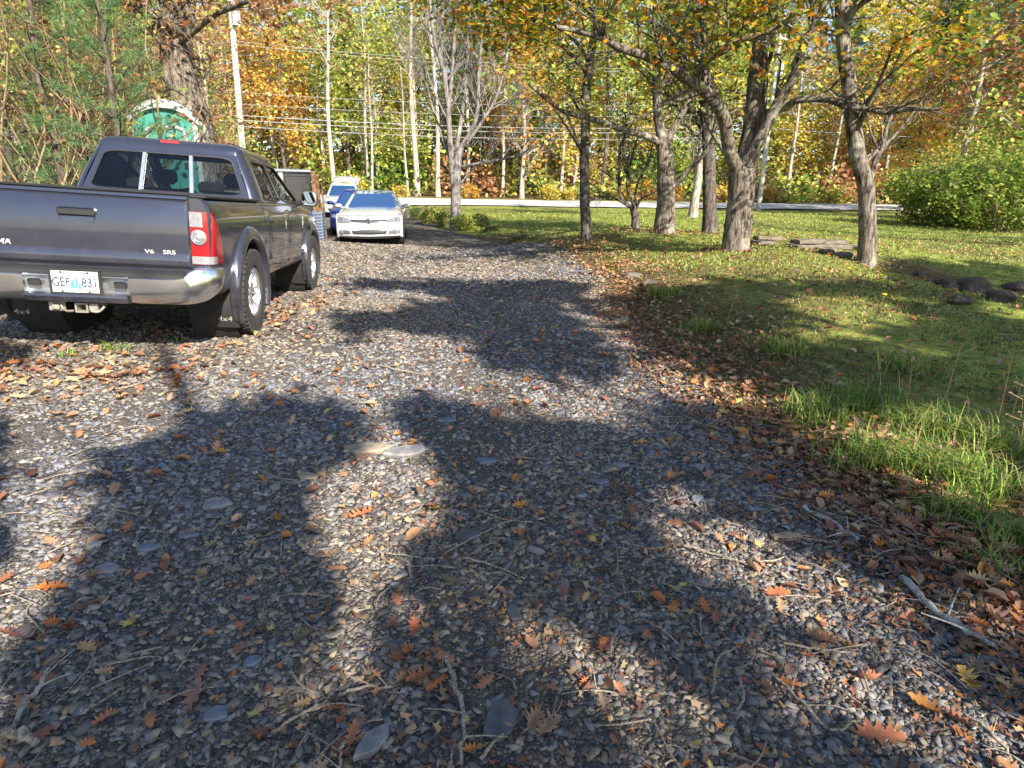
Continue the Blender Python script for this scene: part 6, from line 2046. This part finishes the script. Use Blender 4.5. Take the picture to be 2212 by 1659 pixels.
# crumbled bits along the right edge
y = np.exp(_dr.uniform(np.log(1.0), np.log(9), 15000))
x = edge_r(y) + _dr.normal(.03, .24, 15000) + np.where(_dr.random(15000) < .35, _dr.uniform(-2.6, .3, 15000), 0)
Q = np.stack([x, y, drive_z(x, y) + _dr.uniform(.004, .02, 15000)], -1)
Q = Q[in_view(Q)]
CRUMB = (np.array([(-.1, -.5, 0), (.3, -.2, .12), (.16, .1, .02), (.34, .42, .1), (-.08, .3, -.03), (-.3, .5, .1), (-.2, -.05, .06)]), np.array([(0, 1, 2), (0, 2, 6), (2, 3, 4), (2, 4, 6), (4, 5, 6)]))
V, F, c = scatter_arrays(_dr, CRUMB, Q, _dr.uniform(.010, .040, len(Q)), rand_rot(_dr, len(Q), .5), palette(_dr, 'litter', len(Q)) * .85)
_lv.append(V); _lf.append(F + _b); _lc.append(c)
lit = big_mesh('leaf_litter', np.concatenate(_lv), np.concatenate(_lf), np.concatenate(_lc), M_FALLEN)
tag(lit, 'rust and tan leaf litter strewn along the drive edge and lawn', 'leaf litter', None, 'stuff')

# sticks and fallen twigs
M_STICK = bark('dry_stick', (.14, .11, .085), (.40, .34, .27), (.50, .50, .44), .58, 6, .4)
M_LICHEN = bark('lichened_stick', (.14, .12, .11), (.34, .31, .28), (.50, .54, .50), .40, 7, .6)
def stick(pts, w, lab, mat=None, twigs=1, seed=0):
    r = np.random.default_rng(500 + seed)
    P = [hit(x, y) for x, y in pts]
    P = [Vector((p.x, p.y, drive_z(p.x, p.y) + .012 + .012 * r.random() + w / 2)) for p in P]
    L = smooth_line(P, 5)
    L[1:-1] += r.normal(0, w * .25, (len(L) - 2, 3))
    mb = MB().tube(L, list(np.linspace(w / 2, w / 3.2, len(L)) * r.uniform(.85, 1.15, len(L))), 7)
    for k in range(twigs):
        i = r.integers(2, len(L) - 1)
        d = Vector((r.normal(), r.normal(), abs(r.normal()) * .15)).normalized()
        a = Vector(L[i])
        mb.tube(smooth_line([a, a + d * w * 3 + Vector((0, 0, w * .3)), a + d * w * 7], 3), [w * .22, w * .18, w * .16, w * .13, w * .11, w * .1, w * .08][:7], 5)
    o = mb.build('fallen_stick', mat or M_STICK, None, 60)
    return tag(o, lab, 'stick', 'sticks on the drive')
for i, (pts, w, lab, mt, tw) in enumerate((
        ([(963, 1440), (985, 1500), (1000, 1580), (995, 1665)], .017, 'thick stick pointing up from the bottom edge', M_STICK, 2),
        ([(1480, 1195), (1560, 1215), (1620, 1228), (1690, 1215)], .010, 'pale bent stick on the sunlit right-hand gravel', M_STICK, 1),
        ([(1735, 1105), (1800, 1145), (1850, 1180)], .022, 'short lichen-covered branch beside the tan slate', M_LICHEN, 3),
        ([(1945, 1265), (2000, 1320), (2070, 1375), (2140, 1415)], .030, 'thick lichen-covered branch near the right edge', M_LICHEN, 2),
        ([(28, 1595), (60, 1540), (100, 1490), (112, 1465)], .016, 'lichen-covered stick in the bottom left corner', M_LICHEN, 2),
        ([(-30, 1605), (30, 1612), (85, 1630)], .035, 'stub of thick branch cut by the left edge', M_STICK, 0),
        ([(835, 1205), (900, 1215), (960, 1220)], .008, 'thin stick at the sunlit patch border', M_STICK, 1),
        ([(1000, 1218), (1060, 1230), (1120, 1258)], .011, 'pale peeled stick in the middle of the drive', M_STICK, 1),
        ([(985, 1195), (1040, 1165), (1100, 1140)], .007, 'thin curved twig right of the dark slate', M_STICK, 2),
        ([(1340, 1180), (1400, 1200), (1450, 1190)], .007, 'thin twig under the upright shard', M_STICK, 1),
        ([(1690, 1405), (1760, 1415), (1850, 1425)], .010, 'straight thin stick low on the right', M_STICK, 0),
        ([(1660, 1470), (1720, 1520), (1790, 1590), (1850, 1575)], .011, 'long thin branch low on the right with a crook', M_STICK, 2),
        ([(1535, 1510), (1550, 1440), (1590, 1410)], .009, 'hooked twig in the right-hand shade', M_STICK, 0),
        ([(1595, 1480), (1605, 1520), (1590, 1550)], .010, 'stubby twig beside the hooked twig', M_STICK, 0),
        ([(590, 1600), (660, 1555), (700, 1535)], .010, 'straight stick at the foot of the sunlit patch', M_STICK, 0),
        ([(735, 1520), (790, 1500), (850, 1505)], .012, 'crooked stick below the sunlit patch', M_STICK, 2),
        ([(760, 1600), (735, 1640), (740, 1680)], .012, 'dark root-like stick at the bottom edge', M_STICK, 1),
        ([(1040, 1655), (1070, 1615), (1085, 1600)], .012, 'broken pale stick at the bottom of the drive', M_STICK, 0),
        ([(820, 795), (870, 808), (930, 818)], .014, 'yellowish stick far up the sunlit drive', M_STICK, 1),
        ([(250, 848), (300, 838), (340, 822)], .012, 'pale stick in the left sunlight', M_STICK, 0),
        ([(630, 1465), (660, 1500), (690, 1520)], .009, 'curved twig in the lower sunlit patch', M_STICK, 1),
        ([(1040, 1120), (1090, 1135), (1150, 1140)], .008, 'thin twig in shade above the peeled stick', M_STICK, 1),
        ([(1690, 1060), (1800, 1090), (1900, 1150)], .008, 'long thin branch lying along the leaf edge', M_STICK, 3),
        ([(2080, 1560), (2130, 1600), (2180, 1660)], .012, 'grey stick in the bottom right corner', M_STICK, 1),
        ([(230, 1450), (290, 1440), (345, 1430)], .008, 'thin straight stick in the left shade', M_STICK, 0),
        ([(100, 1385), (60, 1330), (110, 1290)], .008, 'dry grass-like twig below the orange leaf', M_STICK, 3))):
    stick(pts, w, lab, mt, tw, i)
# small twigs too many to count
tv, tf, b = [], [], 0
for i in range(620):
    y = math.exp(_dr.uniform(math.log(.9), math.log(7)))
    x = _dr.uniform(-2.5, 1.9) if _dr.random() < .5 else float(edge_r(y)) + _dr.normal(0, .3)
    if x > edge_r(y) + .8:
        continue
    a = _dr.uniform(0, 6.28)
    L = _dr.uniform(.05, .22)
    z = float(drive_z(x, y)) + .018
    P = smooth_line([(x, y, z), (x + cos(a) * L * .5 + _dr.normal(0, .012), y + sin(a) * L * .5 + _dr.normal(0, .012), z + _dr.uniform(0, .015)), (x + cos(a) * L, y + sin(a) * L, z)], 3)
    V, F = tube_arrays(P, np.linspace(.0035, .0016, len(P)), 4)
    tv.append(V); tf.append(F + b); b += len(V)
tw = big_mesh('twig_litter', np.concatenate(tv), np.concatenate(tf), None, M_STICK, None, 180)
tag(tw, 'small dry twigs scattered over the gravel', 'twigs', None, 'stuff')

# ------------------------------------------------------------------ grass
PAL['lawn'] = [((.17, .25, .04), 4), ((.27, .36, .07), 4), ((.39, .43, .11), 4), ((.42, .37, .16), 3), ((.10, .16, .035), 2)]
PAL['bank'] = [((.11, .12, .035), 4), ((.07, .09, .03), 3), ((.22, .17, .09), 4), ((.32, .24, .14), 3), ((.16, .19, .045), 2), ((.13, .085, .055), 4)]
PAL['tuft'] = [((.12, .22, .035), 5), ((.20, .33, .05), 5), ((.33, .42, .08), 4), ((.07, .13, .03), 4), ((.40, .34, .15), 3)]
def blades(P, H, Wd, lean, cols, segs=2):
    """bent tapering blades of grass as triangles"""
    n = len(P)
    a = _dr.uniform(0, 2 * pi, n)
    dr_ = np.stack([np.cos(a), np.sin(a), np.zeros(n)], -1)
    s = np.stack([-np.sin(a), np.cos(a), np.zeros(n)], -1) * (Wd / 2)[:, None]
    up = np.array([0, 0, 1.0])
    le = (lean * _dr.uniform(.3, 1.4, n))[:, None]
    p1 = P + up * (H * .55)[:, None] + dr_ * H[:, None] * .22 * le
    p2 = P + up * (H * (1 - .25 * le[:, 0]))[:, None] + dr_ * H[:, None] * .75 * le
    V = np.stack([P - s, P + s, p1 - s * .7, p1 + s * .7, p2], 1)
    F = np.array([(0, 1, 3), (0, 3, 2), (2, 3, 4)])[None] + (np.arange(n) * 5)[:, None, None]
    return V.reshape(-1, 3), F.reshape(-1, 3), np.repeat(cols, 3, axis=0)
def polar(n, r0, r1, a0=-.1, a1=.80, p=0.0):
    r = np.exp(_dr.uniform(np.log(r0), np.log(r1), n))
    a = _dr.uniform(a0, a1, n)
    return r * np.sin(a), r * np.cos(a)
parts = []
x, y = polar(140000, 1.7, 34, -.1, .98)
ok = (ditch(x, y) < .5 + .4 * _dr.random(len(x))) & (x > edge_r(y) + .12 + np.abs(_dr.normal(0, .22, len(x)))) & (y < road_near(x) - .3)
x, y = x[ok], y[ok]
dist = np.hypot(x, y)
bank = (dist < 9.5) & (_dr.random(len(x)) < np.clip(1.25 - (x - edge_r(y)) / 4.5, .15, .9))
thin = np.sin(x * 1.9 + 1.2 * np.sin(y * 1.4)) * np.sin(y * 1.6 + x * .7) + _dr.normal(0, .5, len(x)) > -.25 - 1.1 * (dist > 9)
x, y, bank, dist = x[thin], y[thin], bank[thin], dist[thin]
P = np.stack([x, y, g(x, y) - .005], -1)
Hh = np.where(bank, _dr.uniform(.015, .06, len(x)), _dr.uniform(.02, .045, len(x))) * (1 + .025 * dist)
Ww = .0032 + .0011 * dist
cc = np.where(bank[:, None], palette(_dr, 'bank', len(x)), palette(_dr, 'lawn', len(x)))
gr = big_mesh('grass', *blades(P, Hh, Ww, 1.6, cc), M_GRASS)
tag(gr, 'short lawn grass and thatch right of the drive', 'grass', None, 'stuff')
# tufts of long grass, each a plant of its own
for i, (px, py, rad, n, H, lab) in enumerate((
        (1510, 715, .22, 420, .26, 'dark green grass tuft on the bank above the drive'), (1425, 640, .25, 380, .28, 'upper green grass tuft on the bank'), (1690, 760, .2, 420, .26, 'broad-leaved green tuft in the middle of the bank'),
        (1760, 905, .26, 620, .36, 'long green grass tuft hanging over the leaf edge'), (1850, 880, .28, 620, .36, 'long shaded grass tuft behind the sunlit grass'), (1880, 1000, .24, 640, .36, 'sunlit yellow-green grass tuft nearest the leaves'),
        (1990, 930, .28, 620, .38, 'tall dark grass tuft on the right bank'), (2000, 1020, .22, 560, .36, 'sunlit grass tuft at the foot of the right bank'), (2110, 1060, .22, 560, .36, 'grass tuft nearest the right picture edge, sunlit'), (2120, 960, .28, 520, .36, 'shaded grass tuft under the dry weeds'),
        (2190, 1180, .16, 420, .26, 'small bright grass tuft low at the right edge'), (2060, 1115, .18, 460, .3, 'green grass tuft drooping toward the brown leaves'), (1960, 800, .25, 420, .30, 'yellowish grass tuft high on the right bank'), (2150, 1230, .12, 260, .16, 'short grass tuft among leaves at the right edge'),
        (250, 760, .16, 160, .16, 'weedy green tuft on the ground behind the truck'), (150, 770, .14, 130, .12, 'small weed tuft behind the truck hitch'), (385, 738, .08, 70, .12, 'tiny weed tuft near the truck wheel'), (730, 1600, .03, 40, .05, 'tiny grass sprig in the bottom gravel'), (850, 795, .06, 60, .06, 'tiny green sprig in the sunlit drive'),
        (1060, 500, .3, 500, .40, 'pale grass clump beside the leafless grey tree'), (1120, 520, .3, 420, .32, 'straw-coloured clump at the lawn corner'), (990, 492, .3, 420, .42, 'weedy clump at the foot of the leafless grey tree'))):
    p = hit(px, py)
    n = int(n * .5)
    q = _dr.normal(0, rad * .42, (n, 2))
    P = np.stack([p.x + q[:, 0], p.y + q[:, 1], g(p.x + q[:, 0], p.y + q[:, 1]) - .01], -1)
    Hh = H * .72 * _dr.uniform(.35, 1.15, n)
    n = int(n)
    d = p.length
    o = big_mesh('grass_tuft', *blades(P - np.array(p), Hh, np.full(n, .0045 + .0006 * d), 1.35, palette(_dr, 'tuft' if i < 19 else 'bank', n)), M_GRASS)
    o.location = p
    tag(o, lab, 'grass tuft', 'tufts of long grass')
# dry weed stalks and dandelions
M_STALK = simple('dry_stalk', (.34, .24, .13), .9, var=.3)
for i, (px, py, H, lab) in enumerate(((2150, 930, .55, 'dry brown weed stalk at the right edge'), (2185, 900, .62, 'tallest dry weed stalk at the right edge'), (2040, 870, .4, 'thin dry stalk above the sunlit grass'), (1960, 870, .42, 'upright yellow stalk on the bank'), (2200, 980, .5, 'dry weed stalk low on the right edge'), (1570, 700, .35, 'thin dry stalk on the near bank'))):
    p = hit(px, py)
    mb = MB()
    r = np.random.default_rng(600 + i)
    top = Vector((r.normal(0, .05), r.normal(0, .05), H))
    mb.tube(smooth_line([(0, 0, -.02), (top.x * .3, top.y * .3, H * .5), tuple(top)], 4), list(np.linspace(.004, .002, 9)), 5)
    for k in range(9):
        t = r.uniform(.35, 1)
        a = top * t
        d = Vector((r.normal(), r.normal(), abs(r.normal()) * .8)).normalized() * r.uniform(.04, .12)
        mb.tube([a, a + d], [.002, .001], 4)
        c = a + d
        mb.add([c + Vector((.012, 0, 0)), c + Vector((0, .012, .004)), c + Vector((-.012, 0, 0)), c + Vector((0, -.01, .012))], [(0, 1, 2), (0, 2, 3)])
    o = mb.build('weed_stalk', M_STALK, None, None)
    o.location = p
    tag(o, lab, 'weed', 'dry weed stalks')
M_YEL = simple('dandelion_yellow', (.75, .55, .02), .7)
for i, (px, py) in enumerate(((1898, 610), (1905, 655), (1830, 595))):
    p = hit(px, py)
    o = thing('dandelion', ['yellow dandelion nearest the leaning oak', 'yellow dandelion on the darker bank grass', 'yellow dandelion left of the leaning oak'][i], 'flower', 'dandelions', p)
    MB().tube([(0, 0, 0), (.01, 0, .09)], .003, 5).build('stem', M_STALK, o)
    MB().loft([[(r_ * cos(k * pi / 5) + .01, r_ * sin(k * pi / 5), z) for k in range(10)] for r_, z in ((.006, .088), (.024, .095), (.028, .105), (.012, .112))]).build('flower_head', M_YEL, o)

# ------------------------------------------------------------------ stones: stacked blocks by the oaks, boulders in the ditch
def boulder(seed, L, W, H, mat, name, label, cat, pos, rz, group, ang=35, boxy=0.0):
    r = np.random.default_rng(seed)
    bm = bmesh.new()
    bmesh.ops.create_icosphere(bm, subdivisions=3, radius=1)
    off = r.uniform(0, 6, 6)
    for v in bm.verts:
        c = np.array(v.co)
        if boxy:
            c = np.sign(c) * np.abs(c) ** (1 - boxy)
        k = 1 + .16 * sin(c[0] * 3 + off[0]) * cos(c[1] * 3.4 + off[1]) + .10 * sin(c[2] * 5 + off[2]) + .07 * sin(c[0] * 9 + off[3]) * sin(c[1] * 8 + off[4]) + r.normal(0, .022)
        v.co = Vector((c[0] * L / 2 * k, c[1] * W / 2 * k, c[2] * H / 2 * k))
    me = bpy.data.meshes.new(name)
    bm.to_mesh(me)
    bm.free()
    o = finish(me, name, mat, None, ang)
    o.location = pos
    o.rotation_euler = (r.normal(0, .08), r.normal(0, .08), rz)
    return tag(o, label, cat, group)
M_BLK = rock_mat('cut_stone', (.145, .125, .10))
M_DRK = rock_mat('dark_boulder', (.075, .06, .05))
p0 = hit(1745, 535)
for i, (dx, dy, z, L, W, H, rz, lab) in enumerate((
        (-.05, 0, .07, .75, .42, .13, .05, 'lowest cut stone block in the stack between the oaks'), (.62, .05, .07, .62, .40, .13, -.06, 'lower right cut stone block of the stack'), (.0, .05, .195, .62, .40, .11, .12, 'second cut stone block up the stack, left'), (.58, .08, .195, .55, .36, .10, -.02, 'second cut stone block up the stack, right'),
        (.22, .08, .30, .85, .38, .09, .03, 'top cut stone slab bridging the stack'), (-.75, .5, .07, .55, .35, .14, .4, 'cut stone block lying left of the stack'), (-1.15, .8, .06, .5, .3, .12, -.2, 'farthest left flat stone behind the stack'), (1.25, .1, .09, .5, .4, .18, .5, 'rough block between stack and leaning oak'), (-.45, .9, .16, .7, .3, .1, .1, 'flat stone lying behind the stack'))):
    x, y = p0.x + dx * .85, p0.y + dy
    if i == 4:
        continue
    L, W, H, z = L * .82, W * .82, H * .72, z * .68
    o = MB().box(-L / 2, L / 2, -W / 2, W / 2, -H / 2, H / 2, .018).build('stone_block', M_BLK, None, 30)
    bmm = bmesh.new()
    bmm.from_mesh(o.data)
    bmesh.ops.subdivide_edges(bmm, edges=[e_ for e_ in bmm.edges if e_.calc_length() > .12], cuts=3, use_grid_fill=True)
    bmm.to_mesh(o.data)
    bmm.free()
    resharp(o, 25)
    rr = np.random.default_rng(700 + i)
    for v in o.data.vertices:
        v.co += Vector(rr.normal(0, .007, 3))
    o.location = (x, y, gz(x, y) + z - .03)
    o.rotation_euler = (rr.normal(0, .03), rr.normal(0, .03), rz)
    tag(o, lab, 'stone', 'stacked stones by the oaks')
for i, (px, py, L, W, H, lab) in enumerate(((2100, 628, .6, .42, .34, 'largest dark boulder in the ditch'), (2160, 648, .4, .3, .24, 'dark boulder right of the largest ditch boulder'), (2040, 618, .36, .3, .2, 'dark boulder left of the largest ditch boulder'), (2195, 622, .36, .28, .2, 'dark boulder at the far right of the ditch'), (1985, 596, .26, .2, .14, 'small dark boulder at the ditch head'), (2070, 652, .28, .22, .15, 'small dark boulder in front of the ditch'),
                                            (1365, 598, .30, .2, .14, 'grey stone on the bank above the drive edge'), (1405, 612, .22, .16, .10, 'smaller grey stone beside the bank stone'), (1345, 695, .28, .14, .06, 'flat tan stone at the drive edge'), (1790, 545, .3, .25, .16, 'pale stone at the foot of the stacked blocks'), (1825, 552, .26, .2, .14, 'pale stone touching the leaning oak'))):
    p = hit(px, py)
    boulder(720 + i, L, W, H, M_DRK if i < 6 else (M_BLK if i != 8 else M_SL[0]), 'boulder', lab, 'rock', (p.x, p.y, p.z + H * .02), i * .9, 'loose rocks on the lawn', 30, .3)
